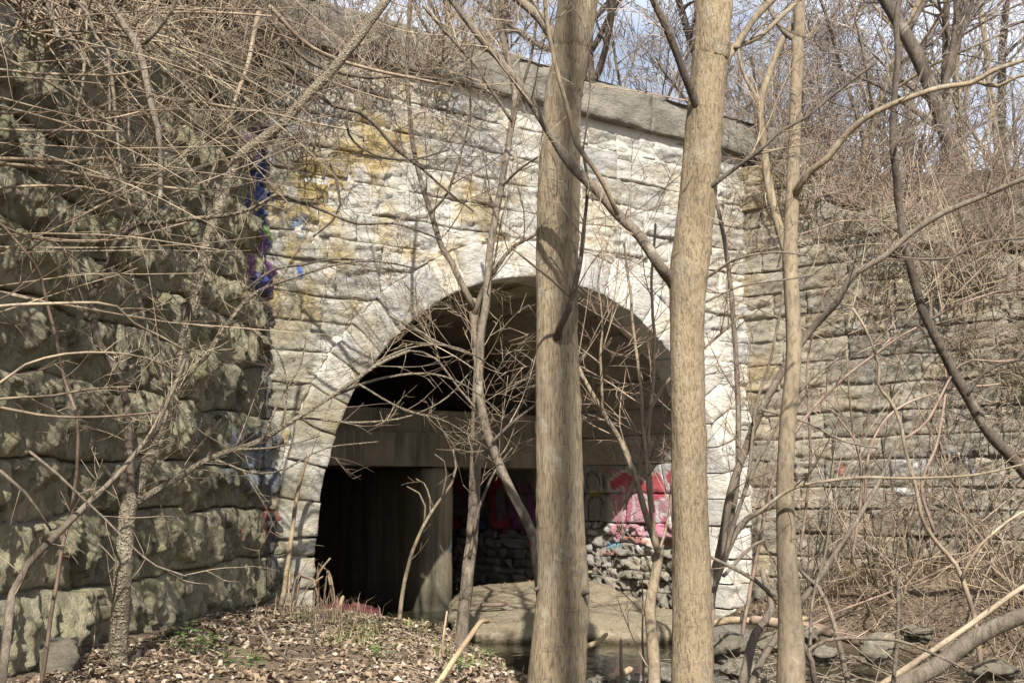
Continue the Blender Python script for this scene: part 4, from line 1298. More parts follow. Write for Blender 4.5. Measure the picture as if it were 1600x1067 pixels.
sapling('bare_sapling', 'middle sapling rising from the bank edge and forking in two below the arch crown', 'tree', [
    ([(722, 990), (728, 920), (738, 830), (742, 740), (745, 650), (747, 580), (741, 500), (738, 470)], 11.6, 11.7, 21, 15),
    ([(739, 480), (722, 445), (705, 410), (690, 385), (675, 340), (660, 290), (648, 240), (640, 180), (636, 100), (641, 0), (645, -50)], 11.7, 11.3, 11, 6),
    ([(741, 490), (757, 450), (772, 425), (800, 388), (835, 368), (870, 340)], 11.7, 11.2, 10, 4),
    ([(741, 555), (686, 536), (643, 512), (609, 494)], 11.6, 11.2, 6, 3),
    ([(733, 870), (750, 790), (775, 735), (800, 700)], 11.6, 11.2, 6, 3),
    ([(745, 640), (720, 610), (680, 560), (640, 548), (600, 560), (570, 580)], 11.6, 11.3, 5, 2),
    ([(672, 335), (700, 300), (720, 240), (735, 180), (730, 100), (740, 30)], 11.4, 11.0, 5, 3)],
    'bark_grey', 'twig_tan', per_m=3.6, tl=1.1, seed=4, levels=3)
sapling('bare_sapling', 'sapling leaning left out of the pale trunk foot and crossing the middle sapling', 'tree', [
    ([(838, 872), (825, 820), (800, 770), (775, 715), (757, 660), (749, 600), (752, 520), (760, 470), (765, 400), (775, 330), (785, 280), (797, 210), (804, 160), (798, 110), (780, 40), (765, -10)], 10.4, 11.3, 16, 9),
    ([(800, 190), (770, 145), (740, 100), (700, 55), (660, 10)], 11.1, 10.6, 6, 4),
    ([(785, 290), (815, 262), (850, 240)], 11, 10.7, 5, 3),
    ([(770, 690), (800, 660), (838, 632), (870, 610)], 10.7, 10.3, 6, 3),
    ([(800, 200), (812, 150), (830, 90), (840, 20), (842, -20)], 11.1, 10.8, 6, 4)],
    'bark_grey', 'twig_tan', per_m=3.6, tl=1.1, seed=5, levels=3)
sapling('bare_sapling', 'forked sapling between the two thick trunks with reddish shoots', 'tree', [
    ([(1022, 1067), (1020, 1000), (1016, 950), (1024, 900), (1029, 858)], 9.0, 9.0, 20, 15),
    ([(1029, 862), (1012, 815), (1000, 770), (990, 735), (970, 690), (940, 640), (912, 590), (903, 570)], 9.0, 8.8, 11, 6),
    ([(1029, 855), (1018, 800), (1010, 720), (1004, 650), (1000, 590), (990, 520), (985, 460), (975, 380)], 9.0, 8.9, 7, 4),
    ([(1020, 800), (1012, 690), (1020, 600), (1022, 520), (1018, 450), (1025, 350)], 9.0, 9.2, 7, 4),
    ([(1030, 860), (1045, 800), (1052, 720), (1060, 640)], 9.0, 9.3, 5, 3),
    ([(975, 795), (1000, 720), (1012, 650), (1048, 590), (1100, 545), (1160, 490)], 9.1, 8.8, 7, 4),
    ([(941, 640), (938, 560), (941, 500), (935, 440), (950, 380)], 8.8, 9, 5, 3)],
    'bark_smooth', 'twig_pink', per_m=3.4, tl=0.8, seed=6)
sapling('bare_sapling', 'small curved sapling growing at the bank edge before the concrete pier', 'tree', [
    ([(624, 965), (632, 910), (645, 860), (662, 820), (684, 785), (706, 755), (712, 730), (708, 700)], 12.9, 12.7, 7, 3),
    ([(662, 820), (664, 790), (655, 770), (636, 760)], 12.8, 12.6, 4, 2),
    ([(672, 805), (672, 780), (662, 755), (650, 748)], 12.8, 12.9, 3, 2),
    ([(690, 778), (698, 740), (694, 720), (680, 710)], 12.7, 12.6, 3, 2)],
    'bark_smooth', 'twig_tan', per_m=2.5, tl=0.35, seed=7, rmin=0.004)
sapling('multi_stem_bush', 'clump of stems fanning up to the right from behind the golden trunk foot', 'bush', [
    ([(1112, 930), (1127, 850), (1142, 770), (1165, 700), (1200, 620), (1241, 552), (1274, 508), (1308, 471), (1332, 431), (1382, 401), (1416, 370), (1470, 335), (1540, 305), (1610, 275)], 10.5, 9.2, 14, 8),
    ([(1112, 930), (1125, 880), (1148, 780), (1154, 687), (1151, 569), (1144, 485), (1138, 417), (1125, 340), (1108, 280)], 10.5, 10.8, 11, 6, 'stem'),
    ([(1114, 920), (1150, 830), (1185, 800), (1215, 785), (1260, 740)], 10.5, 10.2, 12, 5, 'stem'),
    ([(1120, 900), (1160, 780), (1200, 690), (1260, 600), (1310, 560)], 10.6, 10.8, 7, 3, 'stem'),
    ([(1116, 915), (1140, 840), (1170, 740), (1180, 640), (1205, 560), (1222, 470), (1230, 400)], 10.4, 10.1, 7, 3, 'stem'),
    ([(1130, 900), (1180, 850), (1240, 830), (1300, 780)], 10.4, 10.2, 6, 3, 'stem'),
    ([(1190, 640), (1260, 660), (1320, 690), (1370, 700)], 10.0, 9.7, 5, 3, 'stem')],
    'bark_grey', 'twig_pink', per_m=3.2, tl=0.7, seed=8)
sapling('leaning_tree', 'dark thin trunk bending up to the left from the right edge of the view', 'tree', [
    ([(1690, 840), (1640, 778), (1606, 742), (1575, 708), (1551, 684), (1531, 654), (1512, 620), (1494, 590), (1477, 556), (1467, 536), (1446, 495), (1431, 448), (1421, 411), (1411, 370), (1403, 304), (1399, 263), (1396, 229), (1396, 185), (1399, 135), (1403, 84), (1401, 34), (1409, -20)], 12.2, 11.0, 20, 9),
    ([(1416, 380), (1390, 398), (1440, 405), (1490, 402), (1530, 380), (1600, 372)], 11.4, 11, 5, 4),
    ([(1512, 618), (1530, 590), (1560, 570), (1610, 560)], 11.6, 11.3, 6, 4),
    ([(1400, 230), (1425, 160), (1450, 90), (1490, 20)], 11.1, 11.4, 5, 3)],
    'bark_dark', 'twig_grey', per_m=2.5, tl=0.7, seed=9)
sapling('bare_sapling', 'pale forked sapling at the right of the creek, before the dark undercut bank', 'tree', [
    ([(1527, 990), (1517, 943), (1504, 903), (1494, 882), (1460, 842), (1440, 805), (1430, 758), (1416, 707), (1400, 640), (1372, 600), (1374, 570), (1352, 512), (1332, 482)], 10.6, 10.8, 8, 4),
    ([(1504, 903), (1521, 866), (1548, 835), (1592, 803), (1640, 780)], 10.6, 10.3, 6, 3)],
    'twig_tan', 'twig_tan', per_m=3.0, tl=0.5, seed=10)
sapling('dead_bush', 'grey dead stems leaning both ways among creek rocks beside the slender tan trunk', 'bush', [
    ([(1180, 1055), (1230, 970), (1271, 916), (1308, 859), (1342, 808), (1379, 741), (1400, 690)], 9.4, 9.6, 12, 5),
    ([(1274, 1067), (1268, 1031), (1247, 994), (1220, 946), (1180, 906), (1140, 885), (1112, 871)], 8.8, 8.4, 10, 5, 'stem'),
    ([(1325, 1067), (1312, 1010), (1298, 960), (1278, 916), (1251, 891), (1235, 830), (1225, 760)], 9.2, 9.4, 9, 4, 'stem'),
    ([(1190, 1065), (1237, 1037), (1291, 1000), (1349, 997), (1403, 1000), (1450, 1017), (1500, 1040)], 8.9, 8.6, 7, 4, 'stem'),
    ([(1396, 1067), (1401, 1010), (1404, 960), (1403, 900)], 9.0, 9.0, 7, 6, 'stem'),
    ([(1160, 1067), (1180, 990), (1205, 950), (1190, 890)], 8.9, 9.1, 16, 8, 'stem'),
    ([(1265, 1040), (1270, 940), (1290, 860), (1300, 780)], 9.1, 9.3, 6, 3, 'stem')],
    'bark_grey', 'twig_tan', per_m=2.6, tl=0.45, seed=11)
sapling('bare_shoots', 'long reddish shoots arching to the right before the coursed wall', 'bush', [
    ([(1205, 760), (1244, 674), (1281, 627), (1325, 586), (1369, 552), (1409, 525), (1450, 502), (1500, 475), (1560, 455)], 12.4, 11.6, 6, 3),
    ([(1230, 1000), (1300, 960), (1440, 905), (1530, 860)], 11.8, 11.2, 4, 3, 'stem'),
    ([(1413, 687), (1450, 655), (1500, 570), (1560, 565), (1610, 562)], 12, 11.6, 5, 3, 'stem'),
    ([(1460, 830), (1440, 760), (1465, 690), (1478, 600), (1470, 540)], 12, 12.1, 6, 3, 'stem'),
    ([(1250, 860), (1265, 740), (1264, 650), (1262, 560), (1290, 450)], 12.2, 12.5, 5, 3, 'stem'),
    ([(1350, 800), (1360, 700), (1400, 640), (1480, 610), (1560, 600)], 12.3, 12.0, 5, 3, 'stem'),
    ([(1330, 880), (1345, 780), (1340, 700), (1300, 640)], 12.3, 12.5, 5, 3, 'stem')],
    'twig_pink', 'twig_pink', per_m=3.2, tl=0.7, seed=12)
# shoots that hang and reach across the left wall, from bushes rooted on its top
def wall_bush(label, stems, seed, bark='twig_tan', per_m=3.0, tl=0.45):
    return sapling('overhanging_bush', label, 'bush', [(*s_[:5], 'stem') for s_ in stems], bark, 'twig_tan', per_m=per_m, tl=tl, seed=seed, rooted=False)
wall_bush('pale shoots running level across the mossy wall from its top left', [
    (C1([(-60, 225), (0, 260), (170, 350), (380, 480), (520, 580), (640, 700), (740, 810), (860, 890)]), 6.2, 7.4, 6, 3),
    (C1([(-60, 320), (0, 325), (150, 340), (400, 350), (560, 345), (700, 310)]), 6.2, 6.8, 6, 3),
    (C1([(-60, 735), (0, 735), (200, 740), (330, 748), (480, 730), (540, 765), (700, 765), (900, 790)]), 6.1, 7.2, 7, 3),
    (C1([(-60, 750), (0, 760), (150, 770), (330, 800), (520, 830), (740, 865), (900, 880)]), 6.2, 7.0, 7, 4),
    (C1([(-60, 595), (0, 600), (130, 608), (300, 605), (440, 608), (570, 610)]), 6.1, 6.6, 5, 3),
    (C1([(-60, 880), (0, 870), (200, 860), (380, 865), (480, 885), (600, 940)]), 6.3, 6.9, 6, 3),
    (C1([(-60, 480), (0, 490), (150, 530), (300, 570), (430, 560), (560, 540), (700, 505)]), 6.2, 7.0, 5, 3),
    ([(-30, 345), (0, 352), (50, 372), (120, 378), (200, 372), (290, 348)], 6.1, 6.8, 5, 3),
    ([(-20, 480), (30, 476), (90, 474), (150, 473), (182, 479), (210, 505), (250, 525), (290, 548)], 6.1, 7.1, 6, 3),
    ([(-20, 615), (0, 598), (40, 570), (100, 553), (170, 551), (230, 560), (275, 580)], 6.2, 6.9, 5, 3),
    ([(-20, 625), (30, 621), (85, 618), (140, 608), (205, 604)], 6.1, 6.6, 5, 3),
    ([(-20, 632), (60, 648), (120, 652), (180, 650), (245, 644)], 6.2, 6.7, 5, 3)], 21)
wall_bush('thin canes hanging straight down from the wall top at the left', [
    (C1([(200, -40), (210, 0), (240, 80), (270, 170), (340, 210), (390, 290), (385, 400), (360, 500), (340, 620), (330, 690), (370, 790)]), 7.0, 6.7, 8, 3),
    (C1([(320, -40), (340, 0), (400, 60), (440, 170), (500, 240), (510, 380), (510, 560), (500, 680)]), 7.2, 6.8, 7, 3),
    (C1([(500, 240), (520, 350), (535, 520), (545, 700), (575, 915)]), 7.1, 6.8, 7, 4),
    (C1([(470, -40), (490, 0), (540, 70), (600, 160), (645, 230), (680, 380), (700, 490), (730, 600), (740, 750), (740, 915)]), 7.4, 7.0, 16, 8),
    (C1([(645, 225), (720, 150), (800, 50), (830, -30)]), 7.2, 7.0, 8, 6),
    (C1([(560, 300), (590, 430), (600, 620), (630, 760)]), 7.6, 7.3, 5, 3)], 22, 'bark_grey')
wall_bush('long straight canes slanting down to the right off the hillside over the wall', [
    (C1([(800, -40), (820, 0), (900, 110), (1000, 220), (1080, 320), (1200, 400), (1320, 470)]), 8.6, 9.2, 7, 3),
    (C1([(560, 40), (640, 130), (760, 230), (860, 360), (980, 480), (1080, 590), (1190, 770)]), 8.2, 9.0, 7, 3),
    (C1([(340, -20), (400, 30), (600, 140), (740, 240), (900, 420), (1050, 560), (1150, 680)]), 8.0, 9.0, 6, 3),
    (C1([(620, 400), (720, 450), (900, 470), (1060, 500), (1245, 525), (1400, 560), (1600, 600)]), 8.2, 9.4, 7, 3),
    (C1([(640, 60), (900, 60), (1100, 65), (1300, 80)]), 8.4, 9.2, 6, 3),
    (C1([(560, -20), (700, 120), (900, 300), (1020, 480), (1100, 640)]), 8.3, 9, 5, 3),
    (C1([(1200, 60), (1170, 200), (1140, 320), (1090, 470), (1020, 700), (960, 860)]), 9.5, 9.0, 9, 4),
    (C1([(1250, 30), (1400, 190), (1550, 270), (1750, 330), (1950, 370), (2100, 400)]), 9.6, 10.6, 8, 4)], 23)
wall_bush('dark wiry branches reaching from the wall top across the arch spandrel', [
    ([(400, 330), (430, 305), (470, 315), (520, 335), (560, 350), (620, 350), (690, 375)], 9.6, 10.5, 7, 3),
    ([(445, 100), (480, 130), (520, 165), (560, 175), (590, 200), (620, 235), (655, 260), (700, 300), (740, 330)], 10.4, 11.2, 9, 3),
    ([(505, 280), (515, 255), (528, 290), (532, 320), (520, 345), (490, 370)], 10.2, 10.4, 6, 3),
    ([(380, 455), (430, 420), (470, 415), (520, 405), (600, 410), (650, 420)], 9.6, 10.2, 5, 3),
    ([(420, 30), (480, 95), (560, 120), (640, 120), (720, 130), (790, 150)], 10.2, 11.4, 7, 3),
    ([(500, 100), (540, 160), (545, 210), (580, 240), (640, 250), (700, 235)], 10.4, 11, 5, 3)], 24, 'bark_dark', 4.0, 0.6)

# ------------------------------------------------------------------ bushes and trees of the hillsides
def shrub_mesh(seed, n=26, h=1.9, spread=0.75, rmin=0.0045, droop=-0.03, r0=0.013, per=2.6):
    rng = np.random.default_rng(seed)
    a, b = Tubes(), Tubes()
    for k in range(n):
        an = rng.uniform(0, 2 * math.pi)
        tilt = abs(rng.normal(0, spread))
        d = np.array([math.cos(an) * math.sin(tilt), math.sin(an) * math.sin(tilt), max(math.cos(tilt), 0.05)])
        P, S = shoot(rng, rng.normal(0, 0.18, 3) * [1, 1, 0] + [0, 0, -0.1], d, h * rng.uniform(0.6, 1.3), r0 * rng.uniform(0.6, 1.2), 9, 0.15, droop, 0.4)
        a.add(P, np.maximum(S, rmin), 4)
        twigs_along(b, rng, P, np.maximum(S, rmin), per, h * 0.36, rmin, 2, 0.15, -0.005, 0.2)
    return a.mesh('canes'), b.mesh('twigs')
SHR = [shrub_mesh(300 + k, n=[30, 24, 34, 22, 28][k], h=[2.0, 1.6, 2.3, 1.3, 1.9][k], spread=[.7, .9, .6, 1.1, .8][k], droop=[-.04, -.08, -.02, -.10, -.06][k]) for k in range(5)]
SHR += [shrub_mesh(310 + k, n=[9, 7, 11][k], h=[2.4, 2.1, 1.6][k], spread=[.5, .65, .8][k], droop=[-.02, -.03, -.05][k], per=2.0, rmin=0.0036) for k in range(3)]
def place_shrub(v, x, y, z, rot, sc, label, group, mats=('twig_tan', 'twig_grey')):
    t = thing('bare_shrub', label, 'shrub', (x, y, z), group)
    for nm, me in zip(('canes', 'twigs'), SHR[v]):
        o = bpy.data.objects.new(nm, me)
        COL.objects.link(o)
        o.parent = t
        if nm != 'trunk':
            o['kind'] = 'stuff'
        if not me.materials:
            me.materials.append(None)
        o.material_slots[0].link = 'OBJECT'
        o.material_slots[0].material = M[mats[0] if nm == 'canes' else mats[1]]
    t.rotation_euler = (0, 0, rot)
    t.scale = (sc, sc, sc)
    return t
rg = np.random.default_rng(55)
def hill_spot(i, t):
    p = pos[i] - nor[i] * t
    return p[0], p[1], hill_at(p[0], p[1])
GL = 'leafless shrubs on the left hillside'
GRr = 'leafless shrubs over the right wing wall'
left_spots = [(3, .5), (7, .6), (10, .5), (13, .5), (16, .5), (19, .5), (22, .5), (24, .6), (26, 1.0), (28, .9), (5, 1.8), (9, 2.0), (12, 1.9), (15, 1.8), (18, 1.9), (21, 1.8), (24, 2.2), (27, 2.4), (11, 3.6), (15, 3.6), (19, 3.7), (23, 4.0), (26, 4.6), (20, 6.0), (25, 6.8), (17, 5.4)]
where_l = ['at the nearest end of the mossy wall top', 'on the mossy wall top, second from the near end', 'on the mossy wall top above the level shoots', 'on the mossy wall top behind the hanging canes', 'on the mossy wall top by the thick hanging cane', 'on the mossy wall top left of the leaning pale limb', 'on the mossy wall top where the leaning pale limb crosses it', 'in the angle where mossy wall meets parapet', 'at the left end of the parapet', 'close behind the parapet left of the leaning limb tip']
for k, (i, t) in enumerate(left_spots):
    x, y, z = hill_spot(i, t)
    w = where_l[k] if k < len(where_l) else f'{["low", "middle", "high"][(k - 10) // 6 if k < 22 else 2]} on the left hillside, {["just above the near wall end", "above the level shoots", "above the hanging canes", "left of the leaning limb", "behind the leaning limb", "above the wall angle", "behind the parapet end", "over the bank wall"][(k - 10) % 8]}'
    place_shrub(int(rg.integers(0, 5)), x, y, z, rg.uniform(0, 6.28), rg.uniform(0.8, 1.2) * (0.75 if k < 10 else 1.1), 'leafless tangled shrub ' + w, GL)
right_spots = [(NS_L + NS_W + a, b) for a, b in ((0, .5), (2, .5), (5, .45), (8, .5), (11, .45), (14, .5), (17, .5), (1, 1.6), (4, 1.7), (7, 1.8), (10, 1.7), (13, 1.8), (16, 1.8), (2, 3.2), (6, 3.3), (10, 3.4), (14, 3.5), (4, 5.2), (9, 5.4), (14, 5.6))]
wr = ['at the parapet end', 'next to the parapet end', 'behind the slender tan trunk', 'right of the slender tan trunk', 'over the dark bending trunk', 'right of the dark bending trunk', 'at the right edge']
for k, (i, t) in enumerate(right_spots):
    x, y, z = hill_spot(i, t)
    row = 0 if k < 7 else (1 if k < 13 else (2 if k < 17 else 3))
    q = k - [0, 7, 13, 17][row]
    lab = 'leafless shrub ' + ['spilling over the coursed wall top ', 'in the second row above the coursed wall ', 'higher up the right hillside ', 'on the crest of the right hillside '][row] + wr[min(q if row < 2 else q * 2, 6)]
    place_shrub(int(rg.integers(0, 5)), x, y, z, rg.uniform(0, 6.28), rg.uniform(0.8, 1.15), lab, GRr, ('twig_tan', 'twig_far') if row > 1 else ('twig_pink', 'twig_grey'))
# brush on the right bank
for k, (x, y, sc, v, w) in enumerate([(4.3, 15.9, 1.25, 5, 'nearest the arch'), (5.0, 15.2, 1.4, 6, 'second from the arch'), (5.7, 14.6, 1.3, 5, 'behind the long reddish shoots'), (6.3, 13.9, 1.45, 6, 'behind the dark bending trunk'), (7.1, 13.2, 1.4, 5, 'at the right edge'), (4.9, 14.2, 1.0, 7, 'in front of the second one'), (5.9, 13.1, 1.1, 7, 'before the dark bending trunk'), (6.9, 12.2, 1.1, 6, 'low at the right edge'), (3.9, 15.0, 0.9, 7, 'behind the slender tan trunk'), (5.5, 12.3, .8, 7, 'above the creek rocks')]):
    place_shrub(v, x, y, ground_at(x, y), k * 2.7, sc, 'tall leafless brush before the coursed wall, ' + w, 'tall brush before the coursed wall', ('twig_tan', 'twig_pink') if k % 2 else ('twig_grey', 'twig_tan'))
for k, (x, y, sc, w) in enumerate([(4.3, 15.6, .55, 'at the foot of the arch pier, right side'), (5.1, 15.0, .6, 'on the right bank below the coursed wall'), (6.0, 14.0, .7, 'on the right bank crest by the undercut'), (7.0, 13.0, .8, 'on the right bank near the right edge'), (4.9, 13.2, .5, 'at the toe of the right bank by the rocks'), (6.2, 11.9, .6, 'hanging over the dark undercut bank'), (3.6, 14.6, .45, 'between the sediment bar and the right bank'), (5.2, 10.4, .5, 'among the creek rocks by the fallen log')]):
    place_shrub([7, 7, 7, 5, 3, 7, 7, 7][k], x, y, ground_at(x, y), k * 1.3, sc, 'dry reddish brush ' + w, 'dry brush on the right bank', ('twig_pink', 'twig_tan'))

# trees on the embankment against the sky
def bg_tree_mesh(seed, h, r, per, maxl, rmin=0.0065, spread=(22, 55), stems=1):
    rng = np.random.default_rng(seed)
    trunk, br, tw = Tubes(), Tubes(), Tubes()
    for s_ in range(stems):
        d = unit(np.array([rng.normal(0, .12), rng.normal(0, .12), 1.0]))
        P, S = shoot(rng, (rng.normal(0, .15) * (stems > 1), rng.normal(0, .15) * (stems > 1), -0.3), d, h, r / math.sqrt(stems), 14, 0.09, 0.02, 0.3)
        trunk.add(*smooth_path(P, S, 0.25), 8)
        nb = int(12 / stems ** 0.5)
        for k in range(nb):
            f = rng.uniform(0.18, 1.0)
            i = min(int(f * 14), 13)
            crown(rng, br, tw, P[i], side_dir(rng, unit(P[i + 1] - P[i]), 30, 70), h * rng.uniform(0.22, 0.42) * (1.15 - f * 0.5), S[i] * 0.5, 1, maxl, rmin, per, spread, 0.04)
    return [(n_, t_.mesh(n_)) for n_, t_ in (('trunk', trunk), ('branches', br), ('crown', tw))]
BG = [bg_tree_mesh(400, 9, .15, 5, 4), bg_tree_mesh(401, 11, .17, 5, 4), bg_tree_mesh(402, 7, .09, 5, 4, stems=2), bg_tree_mesh(403, 8, .11, 5, 4), bg_tree_mesh(404, 6, .07, 5, 4, stems=3), bg_tree_mesh(405, 10, .13, 5, 4, stems=2)]
spots = [  # photo x, metres ahead, kind, scale, bark, where
    (560, 22, 2, .9, 'bark_grey', 'above the left end of the parapet'), (765, 20, 5, 1.1, 'bark_dark', 'dark double stem left of the thick pale trunk'), 
    (930, 19.5, 1, 1.0, 'bark_dark', 'dark, directly right of the thick pale trunk top'), (985, 23, 4, 1.2, 'bark_grey', 'low and bushy between the two thick trunks'), (1165, 25, 0, 1.0, 'bark_grey', 'right of the golden trunk top'),
    (1200, 31, 1, 1.1, 'bark_grey', 'far behind the slender tan trunk'), (1290, 28, 4, 1.4, 'bark_grey', 'bushy with many stems, right of the slender tan trunk'), (1325, 23, 3, 1.1, 'bark_pale', 'whitish, right of the slender tan trunk'), (1370, 26, 2, 1.2, 'bark_grey', 'double, over the coursed wall'),
    (1430, 30, 1, 1.1, 'bark_grey', 'tall, behind the dark bending trunk'), (1480, 24, 3, 1.2, 'bark_grey', 'right of the dark bending trunk'), (1530, 20, 0, 1.1, 'bark_dark', 'dark and crooked near the right edge'), (1570, 25, 5, 1.1, 'bark_pale', 'pale pair at the right edge'),
    (1350, 40, 5, 1.4, 'bark_grey', 'distant between the slender and bending trunks'), (1240, 42, 0, 1.5, 'bark_grey', 'most distant, over the parapet end'),
    (1100, 36, 3, 1.5, 'bark_grey', 'distant, above the parapet by the golden trunk'), (620, 32, 1, 1.2, 'bark_grey', 'distant at the left end of the sky'), (440, 20, 3, .9, 'bark_grey', 'on the left hillside above the wall angle'), (300, 17, 2, .8, 'bark_grey', 'on the left hillside above the hanging canes'), (1560, 34, 0, 1.4, 'bark_grey', 'distant behind the pale pair'), ]
for k, (px, Y, v, sc, bark, w) in enumerate(spots):
    X = (px - 800) / F * Y
    z = hill_at(X, Y) - 0.1
    t = thing('background_tree', 'bare tree on the embankment, ' + w, 'tree', (X, Y, z), 'bare trees on the embankment')
    for nm, me in BG[v]:
        o = bpy.data.objects.new(nm, me)
        COL.objects.link(o)
        o.parent = t
        if nm != 'trunk':
            o['kind'] = 'stuff'
        if not me.materials:
            me.materials.append(None)
        o.material_slots[0].link = 'OBJECT'
        o.material_slots[0].material = M['twig_far'] if nm == 'crown' else M[bark]
    t.rotation_euler = (0, 0, k * 1.7)
    t.scale = (sc, sc, sc)
# two trees behind the viewer, whose crowns dapple the trunks and the wall
for k, (x, y, v, sc) in enumerate([(-0.75, -4.0, 2, 1.5)]):
    t = thing('bare_tree', 'tall double bare tree behind the viewer casting branch shade', 'tree', (x, y, ground_at(x, y)))
    for nm, me in BG[v]:
        o = bpy.data.objects.new(nm, me)
        COL.objects.link(o)
        o.parent = t
        if nm != 'trunk':
            o['kind'] = 'stuff'
        o.material_slots[0].link = 'OBJECT'
        o.material_slots[0].material = M['bark_grey']
    t.rotation_euler = (0, 0, 2 + k)
    t.scale = (sc, sc, sc)
# bushes rooted in the joints and on the lip of the mossy wall, hanging over its face
HG = 'leafless bushes hanging over the mossy wall'
hang = [(9.2, 0.25, 'nearest the left edge, high up'), (8.2, 0.35, 'second from the left edge'), (7.2, 0.3, 'over the level shoots'), (6.2, 0.35, 'behind the first hanging cane'), (5.3, 0.3, 'behind the thick hanging cane'), (4.4, 0.35, 'right of the thick hanging cane'), (3.5, 0.3, 'left of the leaning pale limb'), (2.6, 0.35, 'behind the leaning pale limb'), (1.7, 0.3, 'right of the leaning pale limb'), (0.9, 0.3, 'high in the wall angle')]
for k, (s_, h_, w) in enumerate(hang):
    if k in (1, 3, 6):
        continue
    z = float(top_left(s_)) - 0.1
    p = l3(s_, z, h_ * 0.4)
    t = place_shrub(k % 5, p[0], p[1], p[2], k * 2.1, rg.uniform(0.65, 0.9), 'leafless tangled bush hanging over the mossy wall, ' + w, HG, ('twig_tan', 'twig_tan' if k % 2 else 'twig_grey'))
for k, (u_, z, w) in enumerate([(-0.3, 6.7, 'in the wall angle'), (0.6, 7.1, 'left of the leaning limb tip'), (1.3, 7.35, 'right of the leaning limb tip'), (-0.4, 5.9, 'low in the wall angle')]):
    p = w3(u_, z, 0.3)
    place_shrub(k, p[0], p[1], p[2], k * 1.9, 0.75, 'leafless bush hanging at the parapet, ' + w, 'leafless bushes at the left end of the parapet', ('twig_grey', 'twig_tan'))
HR = 'vines hanging over the coursed wall'
for k, (s_, dz, w) in enumerate([(0.8, -0.2, 'nearest the arch'), (1.7, -0.3, 'left of the dark bending trunk'), (2.5, -0.2, 'behind the dark bending trunk'), (3.2, -0.5, 'right of the dark bending trunk'), (3.9, -0.2, 'close to the right edge'), (4.6, -0.4, 'at the right edge'), (3.4, -1.4, 'lowest down the wall'), (4.4, -1.6, 'low at the right edge'), (2.2, -1.2, 'halfway down the wall')]):
    p = r3(s_, float(top_right(s_)) + dz, 0.12)
    place_shrub([1, 3, 4, 3, 1, 3, 3, 1, 4][k], p[0], p[1], p[2], k * 2.3, 0.72, 'tangled leafless vine over the coursed wall, ' + w, HR, ('twig_tan', 'twig_pink' if k % 2 else 'twig_tan'))

for k, (s_, dz, h_, v, w) in enumerate([(1.3, 0.1, .3, 0, 'right of the slender tan trunk'), (3.6, -0.3, .4, 0, 'right of the dark bending trunk'), (5.0, -0.6, .5, 4, 'at the right edge'), (4.8, -1.9, .5, 3, 'lowest, at the right edge')]):
    p = r3(s_, float(top_right(s_)) + dz, h_)
    place_shrub(v, p[0], p[1], p[2], k * 2.9, 0.85, 'dense brown bush leaning over the coursed wall, ' + w, 'dense bushes leaning over the coursed wall', ('twig_grey', 'twig_tan' if k % 2 else 'twig_grey'))
for k, (x, y, sc, w) in enumerate([(5.2, 12.75, .42, 'left'), (5.9, 12.2, .5, 'middle'), (6.7, 11.6, .55, 'right'), (6.2, 12.6, .5, 'upper')]):  # dark bark on this brush stands in for shade under the bank
    place_shrub(3, x, y, ground_at(x, y) + .1, k * 1.9, sc, 'hanging roots and brush darkened as shade of the undercut bank, ' + w + ' clump', 'brush darkened as shade of the undercut bank', ('bark_dark', 'bark_dark'))

# ------------------------------------------------------------------ leaf litter, grass, weeds
def in_front(x, y):
    """inside the space between the three walls"""
    a = (x - CL[0]) * nL[0] + (y - CL[1]) * nL[1] > 0.08
    b = (x - P0[0]) * nW[0] + (y - P0[1]) * nW[1] > 0.1
    c = (x - CR[0]) * nR[0] + (y - CR[1]) * nR[1] > 0.08
    return a & b & c
def scatter_leaves(name, n, box, zmin, size, seed, mat, lift=0.012, tint=(0, 1), slope=45, zmax=9):
    r = np.random.default_rng(seed)
    x = r.uniform(box[0], box[1], n * 2)
    y = r.uniform(box[2], box[3], n * 2)
    z = gz(x, y)
    clump = fbm(x * 1.1, y * 1.1, 0, 3, seed + 1)
    ok = in_front(x, y) & (z > zmin) & (z < zmax) & (r.uniform(-1.1, 0.5, len(x)) < clump)
    x, y, z = x[ok][:n], y[ok][:n], z[ok][:n]
    m = len(x)
    az = r.uniform(0, 2 * math.pi, m)
    tl = np.radians(np.abs(r.normal(0, slope * 0.5, m)))
    ro = r.normal(0, 0.5, m)
    sz = size[0] + (size[1] - size[0]) * r.uniform(0, 1, m) ** 1.6
    ax = np.stack([np.cos(az) * np.cos(tl), np.sin(az) * np.cos(tl), np.sin(tl)], -1)
    sd = np.stack([-np.sin(az) * np.cos(ro), np.cos(az) * np.cos(ro), np.sin(ro)], -1)
    up = np.cross(ax, sd)
    c = np.stack([x, y, z + lift + r.uniform(0, 0.02, m)], -1)
    wd = r.uniform(0.25, 0.42, m) * sz
    curl = r.uniform(-0.05, 0.28, m) * sz
    V = np.stack([c - ax * sz[:, None] * 0.5, c + sd * wd[:, None] + up * curl[:, None], c + ax * sz[:, None] * 0.5 + up * (curl * r.uniform(-.3, .8, m))[:, None], c - sd * wd[:, None] + up * curl[:, None]], 1).reshape(-1, 3)
    i = np.arange(m) * 4
    Fc = np.concatenate([np.stack([i, i + 1, i + 2], -1), np.stack([i, i + 2, i + 3], -1)])
    tn = np.repeat(np.clip(r.uniform(tint[0], tint[1], m), 0, 1), 4)
    return link(name, make_mesh(name, V, [Fc], smooth=False, attrs={'tint': tn}), M[mat], kind='stuff')
scatter_leaves('leaf_litter', 26000, (-3.9, 2.2, 6.6, 14.2), 0.10, (0.018, 0.075), 1, 'litter')
